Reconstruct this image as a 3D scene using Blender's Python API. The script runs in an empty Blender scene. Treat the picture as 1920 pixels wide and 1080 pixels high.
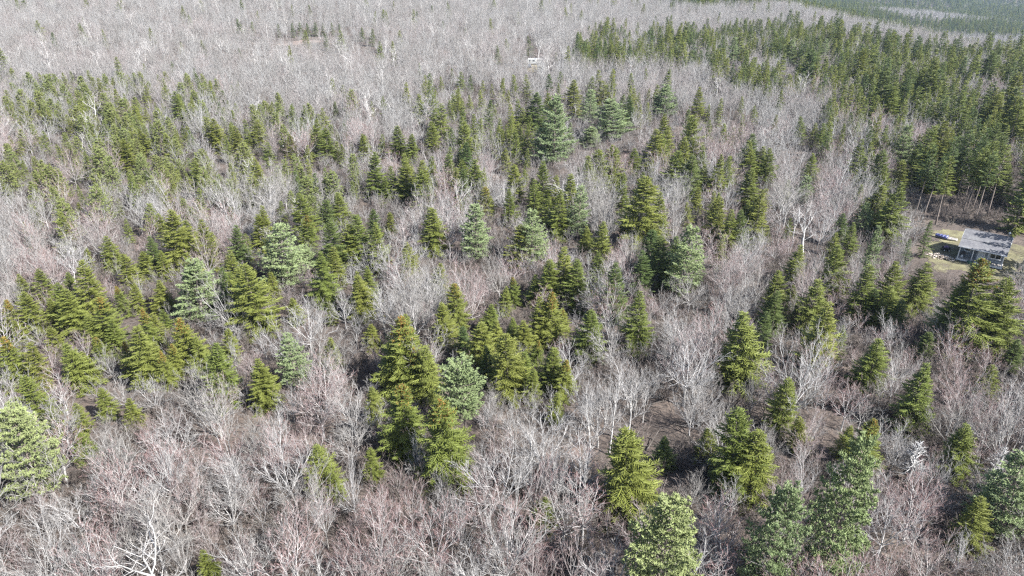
import bpy, math, random
import numpy as np

# ------------------------------------------------------------------ camera
sc = bpy.context.scene
PITCH = math.radians(26.5)
CAM_H = 54.0
FPX = 1300.0                      # focal length in pixels of a 1920 px wide picture
cam_data = bpy.data.cameras.new('camera')
cam_data.sensor_width = 36.0
cam_data.lens = 36.0 * FPX / 1920.0
cam_data.clip_start = 0.5
cam_data.clip_end = 20000.0
cam = bpy.data.objects.new('camera', cam_data)
cam.location = (0, 0, CAM_H)
cam.rotation_euler = (math.pi / 2 - PITCH, 0, 0)
sc.collection.objects.link(cam)
sc.camera = cam

# ------------------------------------------------------------------ sky, sun, exposure
SUN_AZ = math.radians(122)        # clockwise from the view direction (+Y): from the right, a little behind
SUN_EL = math.radians(42)
world = bpy.data.worlds.new('World')
sc.world = world
world.use_nodes = True
wn = world.node_tree
wn.nodes.clear()
sky = wn.nodes.new('ShaderNodeTexSky')
sky.sky_type = 'NISHITA'
sky.sun_disc = False
sky.sun_elevation = SUN_EL
sky.sun_rotation = SUN_AZ
sky.air_density = 1.0
sky.dust_density = 1.5
bg = wn.nodes.new('ShaderNodeBackground')
bg.inputs['Strength'].default_value = 0.075
wo = wn.nodes.new('ShaderNodeOutputWorld')
wn.links.new(sky.outputs[0], bg.inputs[0])
wn.links.new(bg.outputs[0], wo.inputs[0])
sun_data = bpy.data.lights.new('sun', 'SUN')
sun_data.energy = 5.0
sun_data.angle = math.radians(0.6)
sun_data.color = (1.0, 0.975, 0.94)
sun = bpy.data.objects.new('sun', sun_data)
from mathutils import Vector
sd = Vector((math.sin(SUN_AZ) * math.cos(SUN_EL), math.cos(SUN_AZ) * math.cos(SUN_EL), math.sin(SUN_EL)))
sun.rotation_euler = (-sd).to_track_quat('-Z', 'Y').to_euler()
sun.location = (0, 0, 200)
sc.collection.objects.link(sun)
sc.view_settings.view_transform = 'Standard'
sc.view_settings.look = 'None'
sc.view_settings.gamma = 1.0
sc.view_settings.use_curve_mapping = False
sc.view_settings.exposure = 1.62
sc.cycles.max_bounces = 5
sc.cycles.diffuse_bounces = 2
sc.cycles.glossy_bounces = 2
sc.cycles.transmission_bounces = 3
sc.cycles.volume_bounces = 0
sc.cycles.transparent_max_bounces = 6
sc.cycles.use_denoising = False
sc.cycles.denoiser = 'OPENIMAGEDENOISE'
sc.cycles.denoising_input_passes = 'RGB_ALBEDO_NORMAL'
sc.cycles.denoising_prefilter = 'ACCURATE'
sc.cycles.pixel_filter_type = 'BLACKMAN_HARRIS'
sc.cycles.filter_width = 1.3
sc.render.film_transparent = False

rng = np.random.default_rng(11)
random.seed(11)

# ------------------------------------------------------------------ view geometry (to read positions off the photograph)
CP, SP = math.cos(PITCH), math.sin(PITCH)


def ray(u, v):
    dx, up = (u - 960) / FPX, (540 - v) / FPX
    return np.array([dx, CP + SP * up, -SP + CP * up])


def proj(x, y, z):
    z = z - CAM_H
    fw = y * CP - z * SP
    fw = np.where(np.abs(fw) < 1e-3, 1e-3, fw)
    up = y * SP + z * CP
    return 960 + FPX * x / fw, 540 - FPX * up / fw, fw


def sstep(a, b, t):
    q = np.clip((t - a) / (b - a), 0, 1)
    return q * q * (3 - 2 * q)


def ground_z(x, y):
    x = np.asarray(x, float)
    y = np.asarray(y, float)
    z = 0.6 * np.sin(x * 0.021 + 1.3) * np.cos(y * 0.017) + 0.35 * np.sin(x * 0.055 + y * 0.043)
    z = z * sstep(20, 70, np.hypot(x - 86, y - 117))          # level by the cabin
    # hillside rising far to the left
    z = z + 22 * sstep(230, 760, y) * sstep(230, -330, x) + 30 * sstep(700, 1800, y) * sstep(420, -300, x)
    # the land falls away right of the ridge
    e = x - 236 - 10 * np.sin(y * 0.008)
    drop = np.where(e < 0, 0, np.where(e < 330, 0.22 * e, 72.6 + 0.045 * (e - 330)))
    drop = np.where(e > 0, drop * sstep(0, 60, e) , 0)
    z = z - np.minimum(drop, 150) * sstep(150, 330, y)
    # far hills
    d = np.hypot(x, y)
    z = z + sstep(2300, 5200, d) * (150 + 60 * np.sin(x * 0.0013 + 1) + 35 * np.sin(x * 0.0031 + y * 0.0017))
    z = z + sstep(700, 1500, d) * (7 * np.sin(x * 0.011 + y * 0.004) + 5 * np.sin(y * 0.013 - x * 0.006))
    return z


TS = np.geomspace(20, 1600, 260)


def locate(u, v, h):
    """ground point whose height h above ground appears at pixel u, v"""
    d = ray(u, v)
    t = TS
    p = d[None, :] * t[:, None]
    zz = p[:, 2] + CAM_H - ground_z(p[:, 0], p[:, 1]) - h
    k = int(np.argmax(zz <= 0))
    if zz[k] > 0:
        return p[-1, 0], p[-1, 1]
    k = max(k, 1)
    f = zz[k - 1] / (zz[k - 1] - zz[k] + 1e-9)
    q = p[k - 1] * (1 - f) + p[k] * f
    return q[0], q[1]


# ------------------------------------------------------------------ materials
def mat(name):
    m = bpy.data.materials.new(name)
    m.use_nodes = True
    nt = m.node_tree
    nt.nodes.clear()
    out = nt.nodes.new('ShaderNodeOutputMaterial')
    return m, nt, out


def N(nt, kind, **kw):
    n = nt.nodes.new(kind)
    for k, v in kw.items():
        if k in n.inputs.keys():
            n.inputs[k].default_value = v
        else:
            setattr(n, k, v)
    return n


def ramp(nt, stops):
    r = nt.nodes.new('ShaderNodeValToRGB')
    e = r.color_ramp.elements
    while len(e) < len(stops):
        e.new(0.5)
    for el, (p, c) in zip(e, stops):
        el.position = p
        el.color = (*c, 1)
    return r


def mix(nt, a, b, fac, mode='MIX'):
    m = nt.nodes.new('ShaderNodeMix')
    m.data_type = 'RGBA'
    m.blend_type = mode
    for sock, val in ((m.inputs[6], a), (m.inputs[7], b), (m.inputs[0], fac)):
        if hasattr(val, 'links'):
            nt.links.new(val, sock)
        elif isinstance(val, tuple):
            sock.default_value = (*val, 1)
        else:
            sock.default_value = val
    return m.outputs[2]


def plain(name, col, rough=0.8, noise=0.0, scale=6.0, metal=0.0):
    m, nt, out = mat(name)
    b = N(nt, 'ShaderNodeBsdfPrincipled', Roughness=rough, Metallic=metal)
    if noise > 0:
        tc = N(nt, 'ShaderNodeTexCoord')
        nz = N(nt, 'ShaderNodeTexNoise', Scale=scale, Detail=5.0)
        nt.links.new(tc.outputs['Object'], nz.inputs['Vector'])
        lo = tuple(c * (1 - noise) for c in col)
        hi = tuple(min(1, c * (1 + noise)) for c in col)
        r = ramp(nt, [(0.3, lo), (0.7, hi)])
        nt.links.new(nz.outputs[0], r.inputs[0])
        nt.links.new(r.outputs[0], b.inputs['Base Color'])
    else:
        b.inputs['Base Color'].default_value = (*col, 1)
    nt.links.new(b.outputs[0], out.inputs[0])
    return m


def bark_mat(name, base, tip, alt, rnd=0.35):
    """bark on the limbs turning to the twigs' own colour; alt = second tone between trees"""
    m, nt, out = mat(name)
    at = N(nt, 'ShaderNodeAttribute', attribute_name='tip')
    oi = N(nt, 'ShaderNodeObjectInfo')
    r = ramp(nt, [(0.0, base), (0.52, tuple(0.88 * a + 0.12 * b for a, b in zip(base, tip))), (0.80, tip), (1.0, tip)])
    nt.links.new(at.outputs['Fac'], r.inputs[0])
    q = N(nt, 'ShaderNodeMath', operation='MULTIPLY')
    nt.links.new(oi.outputs['Random'], q.inputs[0])
    q.inputs[1].default_value = rnd
    c = mix(nt, r.outputs[0], alt, q.outputs[0])
    tc = N(nt, 'ShaderNodeTexCoord')
    nz = N(nt, 'ShaderNodeTexNoise', Scale=1.7, Detail=3.0)
    nt.links.new(tc.outputs['Object'], nz.inputs['Vector'])
    v = N(nt, 'ShaderNodeMapRange')
    v.inputs['From Min'].default_value = 0.3
    v.inputs['From Max'].default_value = 0.7
    v.inputs['To Min'].default_value = 0.72
    v.inputs['To Max'].default_value = 1.18
    nt.links.new(nz.outputs[0], v.inputs[0])
    hs = N(nt, 'ShaderNodeHueSaturation')
    nt.links.new(c, hs.inputs['Color'])
    nt.links.new(v.outputs[0], hs.inputs['Value'])
    b = N(nt, 'ShaderNodeBsdfPrincipled', Roughness=0.75)
    b.inputs['Specular IOR Level'].default_value = 0.3
    nt.links.new(hs.outputs[0], b.inputs['Base Color'])
    nt.links.new(b.outputs[0], out.inputs[0])
    return m


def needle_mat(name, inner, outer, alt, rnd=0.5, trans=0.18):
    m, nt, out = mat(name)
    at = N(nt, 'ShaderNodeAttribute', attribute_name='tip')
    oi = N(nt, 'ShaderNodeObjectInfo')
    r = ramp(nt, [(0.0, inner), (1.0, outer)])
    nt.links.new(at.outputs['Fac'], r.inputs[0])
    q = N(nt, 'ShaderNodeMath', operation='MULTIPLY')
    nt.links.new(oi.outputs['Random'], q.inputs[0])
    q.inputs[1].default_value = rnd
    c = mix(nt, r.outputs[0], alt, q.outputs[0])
    tc = N(nt, 'ShaderNodeTexCoord')
    nz = N(nt, 'ShaderNodeTexNoise', Scale=0.9, Detail=4.0)
    nt.links.new(tc.outputs['Object'], nz.inputs['Vector'])
    v = N(nt, 'ShaderNodeMapRange')
    v.inputs['From Min'].default_value = 0.3
    v.inputs['From Max'].default_value = 0.7
    v.inputs['To Min'].default_value = 0.75
    v.inputs['To Max'].default_value = 1.25
    nt.links.new(nz.outputs[0], v.inputs[0])
    hs = N(nt, 'ShaderNodeHueSaturation')
    nt.links.new(c, hs.inputs['Color'])
    nt.links.new(v.outputs[0], hs.inputs['Value'])
    b = N(nt, 'ShaderNodeBsdfPrincipled', Roughness=0.55)
    b.inputs['Specular IOR Level'].default_value = 0.35
    t = N(nt, 'ShaderNodeBsdfTranslucent')
    nt.links.new(hs.outputs[0], b.inputs['Base Color'])
    nt.links.new(hs.outputs[0], t.inputs['Color'])
    ms = N(nt, 'ShaderNodeMixShader')
    ms.inputs[0].default_value = trans
    nt.links.new(b.outputs[0], ms.inputs[1])
    nt.links.new(t.outputs[0], ms.inputs[2])
    nt.links.new(ms.outputs[0], out.inputs[0])
    return m


M = {}
M['bark_grey'] = bark_mat('grey_bark', (0.445, 0.440, 0.438), (0.258, 0.247, 0.242), (0.22, 0.205, 0.185), 0.75)
M['bark_red'] = bark_mat('red_twig_bark', (0.39, 0.38, 0.375), (0.29, 0.172, 0.165), (0.25, 0.218, 0.208), 0.65)
M['bark_grey_far'] = bark_mat('distant_grey_bark', (0.375, 0.374, 0.372), (0.222, 0.216, 0.211), (0.175, 0.163, 0.15), 0.8)
M['bark_red_far'] = bark_mat('distant_red_bark', (0.36, 0.352, 0.348), (0.26, 0.195, 0.19), (0.22, 0.20, 0.19), 0.8)
M['bark_birch'] = bark_mat('birch_bark', (0.46, 0.455, 0.445), (0.27, 0.24, 0.23), (0.50, 0.48, 0.46), 0.4)
M['bark_dead'] = bark_mat('bleached_wood', (0.40, 0.395, 0.39), (0.34, 0.33, 0.325), (0.36, 0.35, 0.34), 0.3)
M['bark_brush'] = bark_mat('brush_twigs', (0.145, 0.128, 0.118), (0.16, 0.128, 0.120), (0.135, 0.122, 0.105), 0.9)
M['bark_conifer'] = bark_mat('conifer_bark', (0.20, 0.17, 0.15), (0.24, 0.2, 0.18), (0.17, 0.14, 0.12), 0.6)
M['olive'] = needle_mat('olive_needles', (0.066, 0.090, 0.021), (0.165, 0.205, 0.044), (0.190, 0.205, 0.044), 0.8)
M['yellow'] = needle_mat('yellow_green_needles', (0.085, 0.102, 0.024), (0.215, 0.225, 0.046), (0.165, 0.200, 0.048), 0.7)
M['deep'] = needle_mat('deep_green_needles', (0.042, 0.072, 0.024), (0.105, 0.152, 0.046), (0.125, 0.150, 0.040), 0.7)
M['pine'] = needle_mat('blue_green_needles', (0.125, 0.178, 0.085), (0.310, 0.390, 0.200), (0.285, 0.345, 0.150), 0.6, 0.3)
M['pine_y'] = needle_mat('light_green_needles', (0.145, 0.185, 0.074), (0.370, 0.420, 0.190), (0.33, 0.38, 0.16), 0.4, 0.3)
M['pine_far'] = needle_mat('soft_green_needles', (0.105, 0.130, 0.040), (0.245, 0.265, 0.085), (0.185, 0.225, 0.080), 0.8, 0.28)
M['cone'] = needle_mat('ripe_cones', (0.22, 0.115, 0.035), (0.40, 0.22, 0.06), (0.33, 0.2, 0.06), 0.5, 0.05)


# ------------------------------------------------------------------ mesh helpers
class Segs:
    """tapered twigs collected as p0, p1, r0, r1, t0, t1"""

    def __init__(self):
        self.a = []

    def add(self, p0, p1, r0, r1, t0=0.0, t1=0.0):
        self.a.append((*p0, *p1, r0, r1, t0, t1))

    def mesh(self, name, material, sides=3, extra=None):
        parts = [(np.array(self.a, float).reshape(-1, 10), sides, 0)]
        mats = [material]
        if extra is not None:
            parts.append((np.array(extra[0].a, float).reshape(-1, 10), extra[2], 1))
            mats.append(extra[1])
        V, F, T, MI = [], [], [], []
        base = 0
        for A, s, mi in parts:
            n = len(A)
            if n == 0:
                continue
            p0, p1 = A[:, 0:3], A[:, 3:6]
            d = p1 - p0
            L = np.linalg.norm(d, axis=1, keepdims=True) + 1e-9
            d = d / L
            ref = np.where(np.abs(d[:, 2:3]) < 0.9, np.array([[0, 0, 1.0]]), np.array([[1.0, 0, 0]]))
            e1 = np.cross(d, ref)
            e1 /= np.linalg.norm(e1, axis=1, keepdims=True) + 1e-9
            e2 = np.cross(d, e1)
            ph = (np.arange(n) * 2.399)[:, None] + np.arange(s)[None, :] * 2 * math.pi / s
            ring = np.cos(ph)[:, :, None] * e1[:, None, :] + np.sin(ph)[:, :, None] * e2[:, None, :]
            v0 = p0[:, None, :] + ring * A[:, 6][:, None, None]
            v1 = p1[:, None, :] + ring * A[:, 7][:, None, None]
            V.append(np.concatenate([v0, v1], 1).reshape(-1, 3))
            T.append(np.concatenate([np.repeat(A[:, 8:9], s, 1), np.repeat(A[:, 9:10], s, 1)], 1).reshape(-1))
            k = np.arange(s)
            q = np.stack([k, (k + 1) % s, s + (k + 1) % s, s + k], 1)
            f = (np.arange(n)[:, None, None] * 2 * s + q[None]) + base
            F.append(f.reshape(-1, 4))
            MI.append(np.full(n * s, mi))
            base += n * 2 * s
        V, F, T, MI = np.concatenate(V), np.concatenate(F), np.concatenate(T), np.concatenate(MI)
        me = bpy.data.meshes.new(name)
        me.vertices.add(len(V))
        me.vertices.foreach_set('co', V.reshape(-1))
        me.loops.add(F.size)
        me.loops.foreach_set('vertex_index', F.reshape(-1))
        me.polygons.add(len(F))
        me.polygons.foreach_set('loop_start', np.arange(len(F)) * 4)
        me.polygons.foreach_set('loop_total', np.full(len(F), 4))
        me.polygons.foreach_set('material_index', MI)
        me.polygons.foreach_set('use_smooth', np.ones(len(F), bool))
        at = me.attributes.new('tip', 'FLOAT', 'POINT')
        at.data.foreach_set('value', T)
        for m in mats:
            me.materials.append(m)
        me.update()
        return me


def unit(v):
    a, b, c = v
    return v / (math.sqrt(a * a + b * b + c * c) + 1e-9)


def cross(a, b):
    ax, ay, az = a
    bx_, by2, bz = b
    return np.array((ay * bz - az * by2, az * bx_ - ax * bz, ax * by2 - ay * bx_))


def tilt(d, ang, az):
    """turn direction d away by ang, around by az"""
    x, y, z = d
    if abs(z) < 0.95:
        q = 1 / math.sqrt(x * x + y * y)
        ex, ey, ez = y * q, -x * q, 0.0
    else:
        q = 1 / math.sqrt(y * y + z * z)
        ex, ey, ez = 0.0, z * q, -y * q
    fx, fy, fz = y * ez - z * ey, z * ex - x * ez, x * ey - y * ex
    c, s_, ca, sa = math.cos(ang), math.sin(ang), math.cos(az), math.sin(az)
    return np.array((x * c + (ex * ca + fx * sa) * s_, y * c + (ey * ca + fy * sa) * s_, z * c + (ez * ca + fz * sa) * s_))


UP = np.array([0, 0, 1.0])


# ------------------------------------------------------------------ tree shapes (unit: metres; scaled per tree)
def bare_tree(seed, H=12.0, W=5.5, forks=5, fork_at=0.36, full=True, spread=.92, lower=3):
    r = np.random.default_rng(seed)
    tr, cr = Segs(), Segs()
    k = 1.0 if full else 1.6        # coarser twigs far away
    fh = H * fork_at
    p = np.zeros(3)
    d = unit(np.array([r.normal(0, .04), r.normal(0, .04), 1]))
    rad = 0.0135 * H
    n = 5
    pts = [p]
    for i in range(n):
        q = p + d * fh / n
        tr.add(p - d * 0.02, q, rad * (1 - .45 * i / n), rad * (1 - .45 * (i + 1) / n), 0, 0.0)
        p = q
        d = unit(d + r.normal(0, .05, 3) + UP * .03)
        pts.append(p)
    top = p
    rad *= 0.62

    def shoot(p, d, L, rad, lev, t0):
        """a limb with side shoots"""
        ns = (6, 4, 2, 1)[lev] if full else (4, 2, 1, 1)[lev]
        nchild = ((8, 5, 4, 0) if full else (5, 4, 2, 0))[lev]
        tgt = cr
        pos = [p]
        dirs = [d]
        rs = [rad]
        for i in range(ns):
            a = (i + 1) / ns
            q = p + d * L / ns
            r1 = rad * (1 - a) + (0.30 if lev < 2 else 0.4) * rad * a
            tgt.add(p - d * rad * .5, q, rs[-1], r1, min(1, t0 + .22 * (i / ns)), min(1, t0 + .22 * a))
            p = q
            pos.append(p)
            rs.append(r1)
            d = unit(d + r.normal(0, (.10, .13, .16, 0)[lev], 3) + UP * (.07, .12, .08, 0)[lev])
            dirs.append(d)
        if lev >= 3 or nchild == 0:
            return
        az = r.uniform(0, 6.28)
        for c in range(nchild):
            s = (c + 0.5 + r.uniform(-.3, .3)) / nchild
            s = (.18 if lev == 0 else .12) + s * (.82 if lev == 0 else .9)
            s = min(s, .999)
            i = min(int(s * ns), ns - 1)
            f = s * ns - i
            pp = pos[i] * (1 - f) + pos[i + 1] * f
            az += 2.4 + r.normal(0, .4)
            ang = r.uniform(.45, .85) if lev < 2 else r.uniform(.35, .8)
            dd = tilt(dirs[i], ang, az)
            dd = unit(dd + UP * (.14, .16, .10)[lev])
            LL = L * (.52, .50, .55)[lev] * (1 - (.55, .45, .3)[lev] * s) * r.uniform(.7, 1.25)
            rr = max(rs[i] * (.66, .66, .6)[lev], (.017, .0125, .008)[lev] * k)
            if lev == 2:
                rr = .0088 * k
            shoot(pp, dd, LL, rr, lev + 1, (.28, .5, .78)[lev])

    az = r.uniform(0, 6.28)
    va, hb = H - fh, W * .5
    for i in range(forks):
        az += 2.4 + r.normal(0, .3)
        ang = max(.04, .05 + spread * math.sqrt(i / forks) + r.normal(0, .08))
        dd = tilt(d, ang, az)
        # limb tips fill a dome
        el = va * hb / math.sqrt((hb * math.cos(ang)) ** 2 + (va * math.sin(ang)) ** 2)
        el = .45 * el + .55 * min(el * 1.35, va * .95)
        back = r.uniform(0, .40) * fh * (i / forks) - r.uniform(0, .16) * va * (1 - i / forks)
        shoot(top - UP * max(back, 0), dd, el * r.uniform(.82, 1.06), rad * r.uniform(.55, .8) * (1 - .25 * i / forks), 0, .05)
    for i in range(lower):
        s = r.uniform(.45, .95)
        az += 2.4
        shoot(pts[min(4, int(s * 5))], tilt(UP, r.uniform(.8, 1.15), az), H * .22 * r.uniform(.7, 1.2), rad * .35, 1, .3)
    # fit to height and width
    for S in (tr, cr):
        S.a = np.array(S.a)
    allp = np.concatenate([cr.a[:, 0:3], cr.a[:, 3:6]])
    sz = H / np.percentile(allp[:, 2], 99.7)
    rxy = np.percentile(np.hypot(allp[:, 0], allp[:, 1]), 96)
    sx = (W / 2) / rxy
    for S in (tr, cr):
        for o in (0, 3):
            S.a[:, o:o + 2] *= sx
            S.a[:, o + 2] *= sz
    return tr, cr


def spruce(seed, H=13.0, R=2.9, bare=0.06, full=True, thin=1.0, droop=0.30, power=.78):
    r = np.random.default_rng(seed)
    tr, cr, co = Segs(), Segs(), Segs()
    n = 8
    for i in range(n):
        a, b = i / n, (i + 1) / n
        tr.add((0, 0, H * a - .02), (0, 0, H * b), .0115 * H * (1 - a) + .015, .0115 * H * (1 - b) + .012)
    z = H * bare
    k = 1.0 if full else 1.7
    lop = r.uniform(0, 6.28)
    while z < H * .985:
        s = (z - H * bare) / (H * (1 - bare))
        env = (1 - s) ** power
        nb = int(round((6.2 if s < .8 else 5) * (1 if full else .75)))
        a0 = r.uniform(0, 6.28)
        wf = r.uniform(.76, 1.12)
        for b in range(nb):
            if r.uniform() < .12:
                continue
            az = a0 + b * 6.28 / nb + r.normal(0, .28)
            L = (R * env * wf * r.uniform(.66, 1.25) + .16) * (1 + .17 * math.cos(az - lop))
            if s < .25:
                L *= .78 + .22 * s / .25
            el = (.62 * s - droop * (1 - s)) + r.normal(0, .09)
            d = np.array([math.cos(az) * math.cos(el), math.sin(az) * math.cos(el), math.sin(el)])
            p = np.array([0, 0, z + r.uniform(-.12, .12)])
            ns = 4 if L > .9 else 2
            pos, dirs = [p], [d]
            for i in range(ns):
                q = p + d * L / ns
                cr.add(p, q, (.035 + .02 * i) * k ** .5, .05 if i < ns - 1 else .012, i / ns * .8, (i + 1) / ns)
                p = q
                d = unit(d + UP * (.02 + .16 * (i >= ns // 2)) + r.normal(0, .05, 3))
                pos.append(p)
                dirs.append(d)
            nsp = max(3, int(L / (.135 * k) * thin))
            for c in range(nsp):
                f = .18 + .80 * (c + r.uniform(.2, .8)) / nsp
                i = min(int(f * ns), ns - 1)
                g = f * ns - i
                pp = pos[i] * (1 - g) + pos[i + 1] * g
                side = 1 if c % 2 else -1
                dd = dirs[i]
                hz = unit(cross(dd, UP)) * side
                sa = r.uniform(.65, 1.05)
                sd_ = unit(dd * math.cos(sa) + hz * math.sin(sa) + UP * r.uniform(-.38, .10))
                sl = (.22 + .34 * (L * (1 - f)) ** .8 + .10 * r.uniform()) * r.uniform(.75, 1.2)
                cr.add(pp, pp + sd_ * sl, .058 * k, .014 * k, .15 + .5 * f, .55 + .45 * f * r.uniform(.7, 1))
                if full and sl > .42:
                    sd2 = unit(sd_ + dd * .8 + UP * r.uniform(-.25, .1))
                    m = pp + sd_ * sl * .45
                    cr.add(m, m + sd2 * sl * .5, .05, .012, .4 + .4 * f, .6 + .4 * f)
            if s > .70:
                for c in range(int((6 if full else 3))):
                    f = r.uniform(.25, 1.0)
                    i = min(int(f * ns), ns - 1)
                    g = f * ns - i
                    pp = pos[i] * (1 - g) + pos[i + 1] * g + r.normal(0, .06, 3)
                    co.add(pp + UP * .05, pp + UP * -.13 + r.normal(0, .03, 3), .05 * k, .03 * k, r.uniform(), r.uniform())
        z += (.36 if s < .7 else .27) * r.uniform(.8, 1.2) * (1 if full else 1.35) * H / 13
    cr.add((0, 0, H * .95), (0, 0, H), .06, .012, .6, 1)
    return tr, cr, co


def pine(seed, H=14.0, R=3.2, bare=.12, shape='cone', full=True, tuft=1.0, gaps=.3):
    r = np.random.default_rng(seed)
    tr, cr = Segs(), Segs()
    n = 9
    lean = r.normal(0, .012, 2)
    for i in range(n):
        a, b = i / n, (i + 1) / n
        tr.add((lean[0] * H * a, lean[1] * H * a, H * a * .97 - .02), (lean[0] * H * b, lean[1] * H * b, H * b * .97),
               .014 * H * (1 - a) + .02, .014 * H * (1 - b) + .012)
    k = 1.0 if full else 1.75
    z = H * bare
    while z < H * .97:
        s = (z - H * bare) / (H * (1 - bare))
        if shape == 'cone':
            env = (1 - s) ** .72 * (0.62 + .38 * min(1, s / .18)) + .05
        elif shape == 'oval':
            env = max(.10, math.sin(math.pi * (.20 + .80 * s) ** .82)) ** .62
        else:
            env = (math.sqrt(max(0, 1 - (max(0, s - .40) / .62) ** 2))) * (.45 + .55 * min(1, s / .4))
        nb = r.integers(4, 7)
        a0 = r.uniform(0, 6.28)
        for b in range(nb):
            if shape == 'cone' and r.uniform() < gaps * .45:
                continue
            az = a0 + b * 6.28 / nb + r.normal(0, .3)
            L = R * env * r.uniform(.62, 1.20) + .25
            el = .08 + .75 * s ** 1.5 + r.normal(0, .12)
            d = np.array([math.cos(az) * math.cos(el), math.sin(az) * math.cos(el), math.sin(el)])
            p = np.array([lean[0] * z, lean[1] * z, z])
            ns = 4
            pos, dirs = [p], [d]
            for i in range(ns):
                q = p + d * L / ns
                tr.add(p, q, .05 * (1 - i / 5), .05 * (1 - (i + 1) / 5))
                p = q
                d = unit(d + UP * .10 + r.normal(0, .07, 3))
                pos.append(p)
                dirs.append(d)
            nt_ = max(6, int(L * 11.5 * tuft / (1 if full else 3.2)))
            for c in range(nt_):
                f = .22 + .80 * (c + r.uniform()) / nt_
                f = min(f, .999)
                i = min(int(f * ns), ns - 1)
                g = f * ns - i
                spread = .36 * L * (1 - f) + .12
                hz = unit(cross(dirs[i], UP))
                off = hz * r.normal(0, 1) * spread * .9 + UP * (abs(r.normal(0, .13)) - .02) + dirs[i] * r.uniform(-.1, .25)
                c0 = pos[i] * (1 - g) + pos[i + 1] * g + off
                ax = unit(dirs[i] + UP * .75 + hz * np.sign((off * hz).sum()) * .4)
                nn = 7 if full else 5
                for q in range(nn):
                    nd = tilt(ax, r.uniform(.1, 1.25), r.uniform(0, 6.28))
                    ln = r.uniform(.17, .30) * (1 if full else 1.5)
                    cr.add(c0, c0 + nd * ln, .046 * k, .012 * k, .15 + .35 * f, .55 + .45 * f)
        z += r.uniform(.42, .70) * H / 14
    return tr, cr


def dead_tree(seed, H=9.0):
    r = np.random.default_rng(seed)
    tr, cr = Segs(), Segs()
    for i in range(8):
        a, b = i / 8, (i + 1) / 8
        tr.add((0, 0, H * a - .02), (0, 0, H * b), .12 * (1 - a) + .015, .12 * (1 - b) + .012)
    z = H * .2
    while z < H * .97:
        s = z / H
        for b in range(4):
            az = r.uniform(0, 6.28)
            L = 1.9 * (1 - s) ** .7 * r.uniform(.5, 1.1) + .15
            el = .2 - .25 * (1 - s) + r.normal(0, .15)
            p = np.array([0, 0, z])
            d = np.array([math.cos(az) * math.cos(el), math.sin(az) * math.cos(el), math.sin(el)])
            for i in range(4):
                q = p + d * L / 4
                cr.add(p, q, .035 * (1 - i / 5), .035 * (1 - (i + 1) / 5))
                if i:
                    e = tilt(d, .8, r.uniform(0, 6.28))
                    cr.add(p, p + e * L * .22, .013, .006)
                p = q
                d = unit(d + UP * .12 + r.normal(0, .1, 3))
        z += .3
    return tr, cr


def shrub(seed, H=1.8):
    r = np.random.default_rng(seed)
    cr = Segs()
    for i in range(9):
        d = tilt(UP, r.uniform(.05, .75), r.uniform(0, 6.28))
        p = np.array([r.normal(0, .15), r.normal(0, .15), 0])
        L = H * r.uniform(.6, 1.0)
        for j in range(4):
            q = p + d * L / 4
            cr.add(p, q, .022 * (1 - j / 5), .022 * (1 - (j + 1) / 5), j / 4, (j + 1) / 4)
            for c in range(3):
                e = tilt(d, r.uniform(.4, .9), r.uniform(0, 6.28))
                m = p + (q - p) * r.uniform()
                cr.add(m, m + e * L * .22, .013, .006, .6, 1)
            p = q
            d = unit(d + r.normal(0, .15, 3) + UP * .1)
    return cr


coll = sc.collection


def link(name, data, parent=None):
    o = bpy.data.objects.new(name, data)
    coll.objects.link(o)
    o.parent = parent
    return o


# ------------------------------------------------------------------ ground
def axis(lo, hi, mid0, mid1, fine, grow):
    a = list(np.arange(mid0, mid1 + .01, fine))
    s = fine
    while a[-1] < hi:
        s *= grow
        a.append(a[-1] + s)
    s = fine
    while a[0] > lo:
        s *= grow
        a.insert(0, a[0] - s)
    return np.array(a)


def grid_mesh(name, xs, ys, zfun):
    X, Y = np.meshgrid(xs, ys)
    Z = zfun(X, Y)
    V = np.stack([X, Y, Z], 2).reshape(-1, 3)
    nx, ny = len(xs), len(ys)
    i, j = np.meshgrid(np.arange(nx - 1), np.arange(ny - 1))
    a = (j * nx + i).reshape(-1)
    F = np.stack([a, a + 1, a + nx + 1, a + nx], 1)
    me = bpy.data.meshes.new(name)
    me.from_pydata(V.tolist(), [], F.tolist())
    me.polygons.foreach_set('use_smooth', np.ones(len(F), bool))
    me.update()
    return me


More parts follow.
